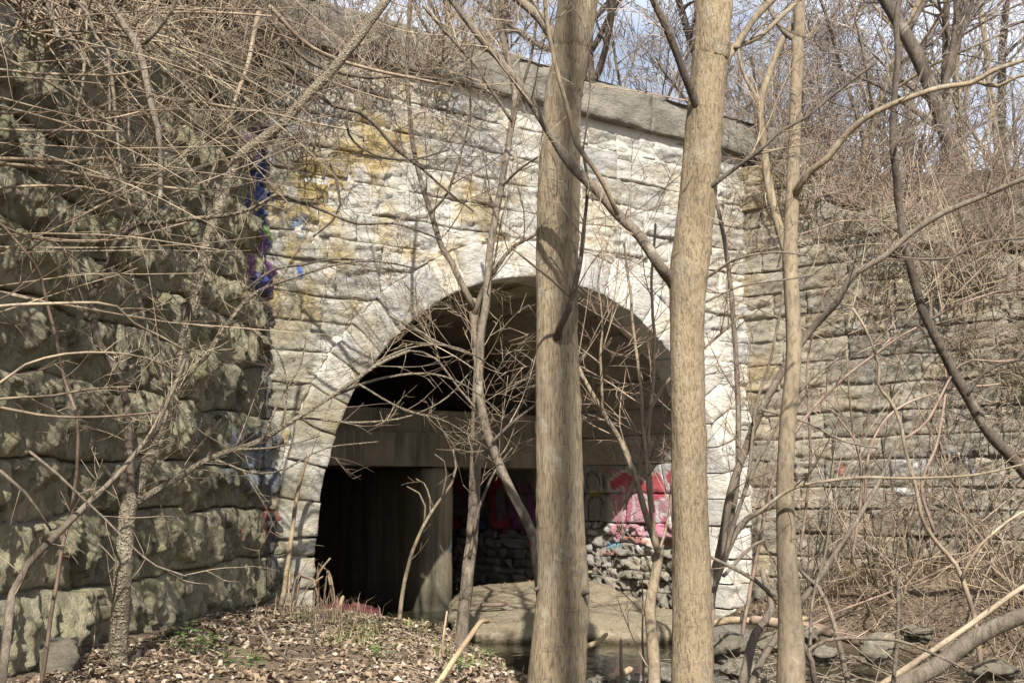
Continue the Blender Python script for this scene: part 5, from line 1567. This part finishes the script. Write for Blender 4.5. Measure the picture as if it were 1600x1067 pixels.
scatter_leaves('leaf_litter', 3500, (-3.9, 2.2, 6.6, 14.2), 0.10, (0.05, 0.10), 9, 'litter', tint=(0.05, 0.75), slope=60)
scatter_leaves('leaf_litter', 9000, (2.4, 9, 10.5, 17), 0.08, (0.025, 0.06), 2, 'litter', tint=(0, 0.7))
def sticks(name, n, box, zmin, seed):
    r = np.random.default_rng(seed)
    tb = Tubes()
    k = 0
    while k < n:
        x, y = r.uniform(box[0], box[1]), r.uniform(box[2], box[3])
        z = ground_at(x, y)
        if z < zmin or not in_front(np.array([x]), np.array([y]))[0]:
            k += 0.2
            continue
        a, ln = r.uniform(0, math.pi), r.uniform(0.12, 0.6)
        P = np.array([(x + math.cos(a) * ln * f + r.normal(0, .01), y + math.sin(a) * ln * f + r.normal(0, .01), 0) for f in np.linspace(-.5, .5, 5)])
        P[:, 2] = gz(P[:, 0], P[:, 1]) + 0.015 + r.uniform(0, .03)
        tb.add(P, np.linspace(1, .6, 5) * r.uniform(0.002, 0.006), 4)
        k += 1
    tb.build(name, M['twig_tan'], kind='stuff')
sticks('twig_litter', 260, (-3.4, 1.5, 7.2, 13.6), 0.12, 5)
sticks('twig_litter', 160, (3, 8.5, 10.5, 16.5), 0.05, 6)
def grass(name, spots, mat, seed, n, h=(0.06, 0.16), zmin=0.05, tint=(0, 1)):
    r = np.random.default_rng(seed)
    V, T, tn = [], [], []
    for (x0, y0, rad, f) in spots:
        for _ in range(int(n * f)):
            x, y = x0 + r.normal(0, rad), y0 + r.normal(0, rad)
            z = ground_at(x, y) if len(spots) < 0 else None
            V.append((x, y))
    V = np.array(V)
    z = gz(V[:, 0], V[:, 1])
    ok = (z > zmin) & in_front(V[:, 0], V[:, 1])
    V, z = V[ok], z[ok]
    m = len(V)
    az, hh, w = r.uniform(0, 6.28, m), r.uniform(h[0], h[1], m), r.uniform(0.002, 0.005, m)
    ln = r.uniform(0.2, 0.9, m)
    b = np.column_stack([V, z - 0.01])
    dx = np.stack([np.cos(az), np.sin(az), 0 * az], -1)
    sx = np.stack([-np.sin(az), np.cos(az), 0 * az], -1)
    p1 = b + dx * (ln * hh * .3)[:, None] + np.array([0, 0, 1]) * (hh * .65)[:, None]
    p2 = b + dx * (ln * hh)[:, None] + np.array([0, 0, 1]) * (hh * (1 - ln * .25))[:, None]
    VV = np.stack([b - sx * w[:, None], b + sx * w[:, None], p1 + sx * w[:, None] * .8, p1 - sx * w[:, None] * .8, p2], 1).reshape(-1, 3)
    i = np.arange(m) * 5
    me = make_mesh(name, VV, [np.stack([i, i + 1, i + 2, i + 3], -1), np.stack([i + 3, i + 2, i + 4], -1)], smooth=False, attrs={'tint': np.repeat(r.uniform(tint[0], tint[1], m), 5)})
    link(name, me, M[mat], kind='stuff')
def pxg(x, y, z=.45):
    for _ in range(6):
        p = onz(x, y, z)
        z = ground_at(p[0], p[1])
    return p
gs = []
for (x, y, rad, f) in [(780, 972, .10, .4), (650, 965, .16, .8), (600, 960, .14, .6), (560, 985, .2, .5), (730, 1040, .2, .8), (640, 990, .2, .6), (690, 975, .15, .8), (470, 960, .2, .4), (580, 1010, .2, .5), (500, 1000, .25, .3), (850, 1030, .2, .5), (900, 1050, .2, .5), (1000, 1062, .2, .4)]:
    p = pxg(x, y)
    gs.append((p[0], p[1], rad, f))
grass('grass', gs, 'grass', 11, 130)
gd = [(p[0] + rg.normal(0, .2), p[1] + rg.normal(0, .2), .25, .5) for p in [pxg(x, 965) for x in range(460, 720, 20)]]
gd += [(x, y, .35, 1.0) for x, y in [(4.2, 15.2), (5.6, 14.2), (6.4, 13.6), (7.2, 13.4), (4.6, 15.8), (5.4, 15.2), (6.9, 14.0)]]
grass('dry_grass', gd, 'drygrass', 12, 220, (0.08, 0.30))

def weed_mesh(seed):
    r = np.random.default_rng(seed)
    V, Fc, tn = [], [], []
    tb = Tubes()
    for k in range(16):
        a, d = r.uniform(0, 6.28), abs(r.normal(0, .07))
        p = np.array([math.cos(a) * d, math.sin(a) * d, r.uniform(.02, .09)])
        tb.add([p * [.4, .4, 0] - [0, 0, .01], p], [.0015, .001], 3)
        for j in range(3):
            b = a + j * 2.1 + r.uniform(-.4, .4)
            ax = np.array([math.cos(b), math.sin(b), r.uniform(-.1, .4)])
            sd = np.array([-math.sin(b), math.cos(b), 0])
            L_ = r.uniform(.018, .034)
            i = len(V)
            V += [p, p + ax * L_ * .5 + sd * L_ * .4, p + ax * L_, p + ax * L_ * .5 - sd * L_ * .4]
            Fc += [(i, i + 1, i + 2), (i, i + 2, i + 3)]
            tn += [r.uniform(0, 1)] * 4
    return make_mesh('leaves', np.array(V), [np.array(Fc)], smooth=False, attrs={'tint': np.array(tn)}), tb.mesh('stems')
WD = [weed_mesh(700 + k) for k in range(3)]
wd = [(270, 1000, 'left of the bank, beside the warty stem'), (292, 992, 'at the middle of the left green patch'), (305, 1020, 'at the front of the left green patch'), (352, 1035, 'in front of the left green patch'), (395, 1045, 'right of the front weed'), (312, 948, 'near the mossy wall foot'), (372, 955, 'near the wall foot, second'), (425, 950, 'close to the wall angle'), (330, 1010, 'right side of the left green patch'), (280, 1012, 'between warty stem and green patch'), (470, 975, 'behind the fallen stick'), (590, 1030, 'at the middle front of the bank'), (245, 960, 'in the shade of the wall foot'), (716, 1050, 'beside the pale upright stick'), (760, 1030, 'right of the middle sapling shadow')]
for k, (x, y, w) in enumerate(wd):
    p = pxg(x, y)
    t = thing('weed', 'small green weed ' + w, 'weed', tuple(p), 'green weeds on the bank')
    for nm, me, mt in zip(('leaves', 'stems'), WD[k % 3], ('green', 'green')):
        link(nm, me, M[mt], None).parent = t
        bpy.context.view_layer
    t.rotation_euler = (0, 0, k * 1.1)
    t.scale = (1.35,) * 3
for o in COL.objects:
    if o.name.split('.')[0] in ('leaves', 'stems') and o.parent:
        o['kind'] = 'stuff'

# ------------------------------------------------------------------ rocks, logs, cloth and other finds
def ico(n=3):
    import bmesh
    bm = bmesh.new()
    bmesh.ops.create_icosphere(bm, subdivisions=n, radius=1)
    V = np.array([v.co[:] for v in bm.verts])
    Fc = np.array([[v.index for v in f.verts] for f in bm.faces])
    bm.free()
    return V, Fc
ICO = ico(4)
def rock(x, y, wpx, hpx, Y, label, seed, mat='rock', z=None, flat=0.8):
    p = pxg(x, y) if Y is None else at(x, y, Y)
    Yd = p[1]
    sx, sz = wpx / 2 / F * Yd, hpx / 2 / F * Yd
    V, Fc = ICO
    r = np.random.default_rng(seed)
    d = np.ones(len(V)) * 1.0
    for _ in range(9):
        n_ = unit(r.normal(0, 1, 3))
        q = r.uniform(0.62, 0.9)
        k = V @ n_
        d = np.minimum(d, np.where(k > 0.05, q / np.maximum(k, 0.05), 9))
    d = d + 0.05 * slabs(V[:, 0] + V[:, 1] * .4, V[:, 2] * 1.6 + V[:, 1] * .3, .5, .35, seed, 1.4) + 0.08 * fbm(V[:, 0] * 2 + seed, V[:, 1] * 2, V[:, 2] * 2, 4, 301) + 0.02 * fbm(V[:, 0] * 8 + seed, V[:, 1] * 8, V[:, 2] * 8, 3, 302)
    VV = V * d[:, None] * np.array([sx * 1.15, sx * flat, sz * 1.2])
    VV[:, 2] += 0.02 * fbm(V[:, 0] * 1.3, V[:, 1] * 1.3, V[:, 2] * 9, 3, 303)
    o = link('rock', make_mesh('rock', VV, [Fc]), M[mat])
    o.location = p - np.array([0, 0, sz * 0.35])
    o.rotation_euler = (r.normal(0, .12), r.normal(0, .12), r.uniform(-.6, .6))
    return tag(o, label, 'rock', 'rocks along the creek')
rock(78, 1030, 120, 95, 7.9, 'big mossy boulder at the foot of the mossy wall, bottom left', 1, flat=.7)
rock(165, 985, 70, 50, 9.0, 'smaller boulder behind the warty stem at the mossy wall foot', 2, flat=.6)
rk = [(1372, 1005, 62, 42, 11.2, 'angular pale block in the creek left of the fallen log', 'rock_pale'), (1135, 1003, 56, 40, 11.5, 'dark wet rock right of the golden trunk foot', 'rock'), (1155, 1040, 50, 26, 10.6, 'low rock between golden and slender trunks', 'rock_pale'),
      (1035, 1048, 64, 30, 10.4, 'round tan rock at the water edge left of the golden trunk', 'rock_pale'), (985, 1060, 46, 22, 10.2, 'tan rock beside the forked sapling foot', 'rock_pale'), (1490, 1010, 60, 26, 11.0, 'grey rock behind the fallen log', 'rock'), (1205, 1000, 44, 26, 11.6, 'rock left of the slender tan trunk in the creek', 'rock'),
      (1285, 1018, 52, 26, 11.0, 'small block right of the slender tan trunk', 'rock_pale'), (1080, 985, 60, 26, 12.3, 'rock at the right tip of the sediment bar', 'rock'), (1430, 985, 50, 24, 11.8, 'dark rock beneath the undercut bank', 'rock'), (1250, 985, 60, 22, 12.2, 'low rock behind the reddish log', 'rock'), (1550, 1040, 70, 30, 10.4, 'dark rock right of the fallen log', 'rock'), (935, 1062, 40, 18, 10.3, 'small stone beside the thick pale trunk foot', 'rock_pale'), ]
for k, (x, y, w_, h_, Y, lab, mt) in enumerate(rk):
    rock(x, y, w_, h_, Y, lab, 20 + k, mt)

def log(label, pts, Y0, Y1, w0, w1, bark, seed, twigs=0, name='log', cat='log', drop=None):
    rng = np.random.default_rng(seed)
    P, Rr = px_path(pts, Y0, Y1, w0, w1, rng, 0.0)
    P, Rr = smooth_path(P, Rr, 0.04)
    tb = Tubes()
    tb.add(np.vstack([P[:1] - (P[1] - P[0]) * .05, P]), np.concatenate([[Rr[0] * .3], Rr]), 14, lambda q, an: 1 + .07 * fbm(np.cos(an)[None] * 2 + seed, np.sin(an)[None] * 2, q[:, 0][:, None] * 5, 3, 305))
    t = thing(name, label, cat, tuple(P[0]))
    tb.build('trunk' if cat == 'log' else 'stem', M[bark], t)
    if twigs:
        t2 = Tubes()
        twigs_along(t2, rng, P, Rr, twigs, .4, .003, 1, .1)
        t2.build('twigs', M['twig_tan'], t, kind='stuff')
    return t
log('thick fallen log leaning up to the right out of the creek', [(1395, 1080), (1416, 1065), (1467, 1038), (1517, 1000), (1561, 977), (1600, 960), (1680, 925)], 9.3, 9.0, 27, 22, 'bark_grey', 31, 1.5)
log('thin pale fallen pole lying just behind the thick log', [(1370, 1075), (1416, 1044), (1460, 1014), (1500, 987), (1551, 950), (1600, 916), (1680, 870)], 9.8, 9.4, 10, 7, 'twig_tan', 32, 3, 'fallen_pole', 'pole')
log('reddish barkless log lying along the foot of the right bank', [(1175, 968), (1230, 975), (1290, 985), (1350, 1003)], 13.0, 12.0, 14, 20, 'twig_pink', 33)
log('weathered driftwood lying behind the golden trunk by the bank', [(1105, 975), (1150, 968), (1200, 972), (1260, 966)], 12.8, 13.3, 12, 8, 'twig_dry', 34)
log('pale stick lying on the leaf litter before the arch foot', [(458, 987), (500, 991), (540, 995), (572, 990)], 10.9, 11.0, 6, 4, 'twig_dry', 35, 0, 'stick', 'stick')
log('dark stick lying behind the pale one on the litter', [(450, 979), (480, 982), (515, 988)], 11.2, 11.2, 7, 4, 'bark_dark', 36, 0, 'stick', 'stick')
log('orange-brown split stick lying on the sediment bar', [(752, 944), (775, 945), (790, 943)], 15.6, 15.8, 7, 6, 'twig_pink', 37, 0, 'stick', 'stick')
log('pale broken stick standing up out of the bank at the bottom', [(672, 1085), (685, 1067), (712, 1026), (735, 993), (751, 972), (762, 970)], 8.2, 8.9, 10, 7, 'twig_dry', 38, 0, 'stick', 'stick')
log('pale chunk of driftwood in the creek beside the forked sapling', [(950, 1060), (968, 1054), (985, 1045)], 10.6, 10.6, 14, 10, 'twig_dry', 39, 0, 'stick', 'stick')
log('orange curl of driftwood in the water right of the thick trunk', [(915, 1010), (935, 1002), (948, 990)], 12.2, 12.2, 9, 6, 'twig_dry', 40, 0, 'stick', 'stick')
log('pale peeled stake standing against the right side of the golden trunk', [(1106, 1090), (1110, 1040), (1110, 990), (1114, 955)], 6.65, 6.75, 12, 8, 'twig_pink', 41, 0, 'stake', 'stake')

def cloth():
    n = 44
    U, Vv = np.meshgrid(np.linspace(0, 1, n), np.linspace(0, 1, n), indexing='ij')
    p0, p1 = onz(480, 960, .42), onz(566, 966, .40)
    ex = p1 - p0
    ex[2] = 0
    ey = unit(np.array([-ex[1], ex[0], 0])) * 0.75
    X = p0[0] + ex[0] * U + ey[0] * Vv
    Y = p0[1] + ex[1] * U + ey[1] * Vv
    edge = np.minimum(np.minimum(U, 1 - U) * 3.2, np.minimum(Vv, 1 - Vv) * 2.2)
    Z = np.maximum(gz(X, Y), 0.30) + 0.02 + 0.24 * sstep(0, .5, edge) * (0.75 + 0.35 * vnoise(U * 2.2, Vv * 1.5, 3)) + 0.035 * fbm(U * 5, Vv * 5, 1, 3, 310) + 0.02 * np.abs(fbm(U * 11, Vv * 3, 5, 2, 311))
    idx = np.arange(n * n).reshape(n, n)
    q = np.stack([idx[:-1, :-1], idx[1:, :-1], idx[1:, 1:], idx[:-1, 1:]], -1).reshape(-1, 4)
    o = link('cloth', make_mesh('cloth', np.stack([X, Y, Z], -1).reshape(-1, 3), [q]), M['cloth'])
    tag(o, 'crumpled maroon cloth lying at the left foot of the arch', 'cloth')
cloth()
sapling('dry_reeds', 'bent straw-coloured dry reeds at the left foot of the arch', 'reeds', [
    ([(440, 945), (450, 880), (460, 800), (470, 750), (482, 712)], 12.2, 12.4, 8, 5, 'stem'),
    ([(490, 945), (496, 900), (515, 872)], 12.2, 12.1, 4, 3, 'stem'), ([(497, 942), (497, 880), (510, 890), (520, 938)], 12.3, 12.2, 4, 3, 'stem'),
    ([(505, 940), (514, 892), (524, 940)], 12.1, 12.0, 3, 3, 'stem'), ([(462, 945), (470, 900), (490, 905), (498, 940)], 12.2, 12.2, 4, 3, 'stem'),
    ([(455, 945), (462, 905), (478, 880)], 12.1, 12.2, 4, 2, 'stem'), ([(470, 945), (482, 915), (505, 900)], 12.0, 12.1, 3, 2, 'stem'), ([(450, 940), (452, 890), (448, 850)], 12.2, 12.3, 3, 2, 'stem'),
    ([(525, 972), (530, 950), (536, 932)], 12.0, 12.0, 7, 6, 'stem')], 'twig_dry', 'twig_dry', per_m=1.5, tl=0.2, seed=13, levels=1, rooted=False)
sapling('weed_stalk', 'thin dark stalk with opening buds standing on the bank, bottom middle', 'weed', [([(478, 1045), (491, 994), (505, 965), (510, 955)], 8.9, 9.0, 6, 4), ([(492, 990), (485, 970), (483, 960)], 9, 9, 3, 2)], 'bark_dark', 'twig_grey', per_m=1, tl=.1, seed=14, levels=1)
sapling('weed_stalk', 'bowed brown stalk left of the budding one on the bank', 'weed', [([(484, 1067), (464, 1040), (430, 1015), (408, 985), (400, 967)], 8.5, 8.9, 6, 3)], 'bark_dark', 'twig_grey', per_m=1, tl=.1, seed=15, levels=1)
sapling('weed_stalk', 'slim upright stalk beside the pale broken stick', 'weed', [([(696, 1040), (690, 1010), (694, 985), (698, 955)], 10.2, 10.2, 5, 3)], 'twig_dry', 'twig_grey', per_m=1, tl=.1, seed=16, levels=1)
sapling('weed_stalk', 'curved pale stalk beside the warty stem foot', 'weed', [([(142, 1045), (147, 990), (148, 960), (138, 942)], 8.2, 8.3, 4, 2), ([(128, 1040), (122, 1000), (126, 980)], 8.2, 8.3, 4, 2)], 'twig_dry', 'twig_grey', per_m=1, tl=.1, seed=17, levels=1)
sapling('weed_stalk', 'straight thin reddish stalk between the thick trunk and forked sapling', 'weed', [([(1006, 1060), (1004, 1000), (1005, 950), (1004, 905)], 9.5, 9.5, 4, 2), ([(972, 1060), (970, 1030), (970, 1000)], 9.3, 9.3, 6, 5)], 'twig_pink', 'twig_grey', per_m=1, tl=.1, seed=18, levels=1)
# pebbles and leaves lying on the sediment bar
def bar_litter():
    r = np.random.default_rng(77)
    c, P2 = BARP
    m = 700
    k = r.integers(0, len(P2), m)
    f = np.sqrt(r.uniform(0, 0.9, m))
    xy = c + (P2[k] - c) * f[:, None] + r.normal(0, .1, (m, 2))
    base = 0.27 - 0.04 * np.clip(17 - xy[:, 1], -1, 5) + 0.04 * fbm(xy[:, 0] * 1.4, xy[:, 1] * 1.4, 0, 4, 95)
    s_ = r.uniform(0.006, 0.02, m) * np.where(r.random(m) < 0.06, 2.2, 1)
    V0 = np.array([(1, 0, 0), (-1, 0, 0), (0, 1, 0), (0, -1, 0), (0, 0, .6), (0, 0, -.6)], float)
    F0 = np.array([(0, 2, 4), (2, 1, 4), (1, 3, 4), (3, 0, 4), (2, 0, 5), (1, 2, 5), (3, 1, 5), (0, 3, 5)])
    V = np.column_stack([xy, base])[:, None] + V0[None] * s_[:, None, None] * r.uniform(.6, 1.3, (m, 6, 1))
    Fc = (np.arange(m)[:, None, None] * 6 + F0[None]).reshape(-1, 3)
    link('pebbles', make_mesh('pebbles', V.reshape(-1, 3), [Fc], smooth=False, attrs={'tint': np.repeat(r.uniform(0.2, 0.8, m), 6)}), M['litter'], kind='stuff')
bar_litter()
def bag():
    m = NT('grey_plastic_film')
    m.b.inputs['Specular IOR Level'].default_value = 0.6
    M['film'] = m.done(m.mix(m.noise(9, detail=4), (0.05, 0.05, 0.055), (0.30, 0.30, 0.31)), 0.28)
    V, Fc = ICO
    d = 1 + 0.18 * slabs(V[:, 0] * 1.2 + V[:, 1], V[:, 2] + V[:, 1] * .5, .35, .35, 3, 1.8) + 0.06 * fbm(V[:, 0] * 6, V[:, 1] * 6, V[:, 2] * 6, 3, 400)
    p = onz(440, 938, .58)
    o = link('plastic_bag', make_mesh('plastic_bag', V * d[:, None] * [.13, .12, .17], [Fc], smooth=False), M['film'])
    o.location = (p[0], p[1], ground_at(p[0], p[1]) + .12)
    tag(o, 'crumpled grey plastic bag in the angle between mossy wall and arch', 'bag')
bag()
# long thin canes thrown across the mossy wall and the spandrel
def cane_bush(label, n, origin, dirs, ln, seed, twig='twig_tan', r0=0.0065, per=2.2, tl=0.45):
    r = np.random.default_rng(seed)
    root = thing('overhanging_bush', label, 'bush', tuple(origin(0.5)))
    tw = Tubes()
    for k in range(n):
        p = origin(r.uniform(0, 1)) + r.normal(0, .12, 3)
        a = math.radians(r.uniform(*dirs))
        d = unit(np.array([math.cos(a), r.normal(0, .22), math.sin(a)]))
        P, S = shoot(r, p, d, ln * r.uniform(.5, 1.2), r0 * r.uniform(.6, 1.2), 9, 0.05, -0.012, 0.35)
        P, S = smooth_path(P, S, .15)
        tb = Tubes()
        tb.add(P, S, 5)
        tb.build('cane', M[twig], root)
        twigs_along(tw, r, P, S, per, tl, 0.0024, 2, .1, .01)
    tw.build('twigs', M[twig], root, kind='stuff')
cane_bush('long thin canes fanning right and down from the top left corner', 26, lambda f: at(-60 + 330 * f, -30 + 60 * f, 7.4 + 1.2 * f), (-62, -8), 2.9, 801)
cane_bush('level thin canes crossing the upper mossy wall from the left edge', 20, lambda f: at(-40, 60 + 460 * f, 6.3 + .4 * f), (-14, 16), 1.9, 802)
cane_bush('thin grey canes rising to the right across the upper mossy wall', 22, lambda f: at(60 + 330 * f, 330 - 60 * f, 7.2 + 1.5 * f), (12, 68), 1.7, 803, 'twig_grey')
cane_bush('reddish canes hanging over the left end of the parapet', 22, lambda f: at(340 + 260 * f, 10 + 40 * f, 10.2 + 1.2 * f), (-110, -25), 2.0, 804, 'twig_pink', 0.007)
cane_bush('fine grey shoots crossing the spandrel between the middle sapling and parapet', 14, lambda f: at(560 + 220 * f, 150 + 250 * f, 11.6), (-50, 60), 1.8, 805, 'twig_grey', 0.006)
cane_bush('fine tan shoots crossing before the arch ring right of the thick trunk', 14, lambda f: at(900 + 140 * f, 620 - 330 * f, 8.6), (35, 125), 1.3, 806, 'twig_tan', 0.005)
cane_bush('pale arching canes before the upper coursed wall at the right', 26, lambda f: at(1230 + 380 * f, 560 - 120 * f, 12.0), (15, 150), 2.2, 807, 'twig_tan', 0.008)
cane_bush('reddish arching canes along the foot of the coursed wall', 16, lambda f: at(1190 + 400 * f, 860, 13.2 - f), (25, 140), 1.7, 808, 'twig_pink', 0.007)
cane_bush('dry straggling canes over the undercut bank', 16, lambda f: at(1300 + 320 * f, 940 - 60 * f, 11.8 - f), (-40, 200), 1.1, 809, 'twig_dry', 0.005)
sapling('bare_tree', 'thick warty trunk slanting up to the right on top of the mossy wall, top left', 'tree', [
    ([(92, 112), (108, 80), (126, 48), (146, 8), (165, -50)], 8.0, 8.4, 48, 42), ([(120, 60), (98, 30), (80, -20)], 8.05, 8.2, 10, 7)], 'bark_wart', 'twig_tan', per_m=1.5, tl=.6, seed=30, rooted=False, sides=14)
# slim pole tree behind the viewer: its trunk's shade falls as a stripe on the thick pale trunk
def pole_tree():
    x, y = 0.27 + 0.055 * 11.3 + 0.085, 7 - 11.3
    r = np.random.default_rng(9)
    z0 = ground_at(x, y)
    P = np.array([(x + .03 * math.sin(k * .9), y + .03 * math.cos(k * .7), z0 - .2 + k * 1.0) for k in range(18)])
    P, S = smooth_path(P, np.linspace(.105, .06, 18), .2)
    t = thing('bare_tree', 'slim straight pole of a tree standing behind the viewer', 'tree', (x, y, z0))
    tb = Tubes()
    tb.add(P, S, 10)
    tb.build('trunk', M['bark_grey'], t)
    a, b = Tubes(), Tubes()
    for k in range(6):
        i = int(len(P) * r.uniform(.25, .6))
        crown(r, a, b, P[i], side_dir(r, np.array([0, 0, 1.]), 35, 65), r.uniform(1.2, 2.4), .022, 1, 3, .005, 4)
    a.build('branches', M['bark_grey'], t, kind='stuff')
    b.build('crown', M['twig_grey'], t, kind='stuff')
pole_tree()
# drift of dead sticks among the creek rocks
def drift():
    r = np.random.default_rng(12)
    tb = Tubes()
    for _ in range(330):
        x, y = r.uniform(2.0, 6.2), r.uniform(9.2, 13.4)
        if x > 3 + (13.4 - y) * 1.1:
            continue
        a, e, ln = r.uniform(0, math.pi), r.normal(0.08, .16), r.uniform(.3, 1.3)
        d = np.array([math.cos(a) * math.cos(e), math.sin(a) * math.cos(e), math.sin(e)])
        P, S = shoot(r, np.array([x, y, max(ground_at(x, y), 0) + r.uniform(0, .12)]), d, ln, r.uniform(.003, .011), 6, .12, -0.01, .5)
        tb.add(P, S, 5)
    tb.build('dead_sticks', M['twig_grey'], kind='stuff')
drift()
for k, (u_, w) in enumerate([(2.6, 'left of the thick pale trunk'), (4.6, 'between the two thick trunks'), (6.0, 'left of the golden trunk'), (7.4, 'right of the golden trunk'), (3.6, 'behind the thick pale trunk')]):
    p = w3(u_, 7.75, -0.15)
    place_shrub([6, 5, 7, 6, 7][k], p[0], p[1], p[2] - .1, k * 2.2 + .4, .55, 'sparse leafless bush growing along the parapet top, ' + w, 'sparse bushes along the parapet', ('twig_grey', 'twig_far'))
# silt and leaves lodged among the creek rocks
scatter_leaves('leaf_litter', 2500, (1.6, 7, 8.6, 13.4), -0.02, (0.02, 0.06), 3, 'litter', tint=(0, 0.6), lift=0.03)
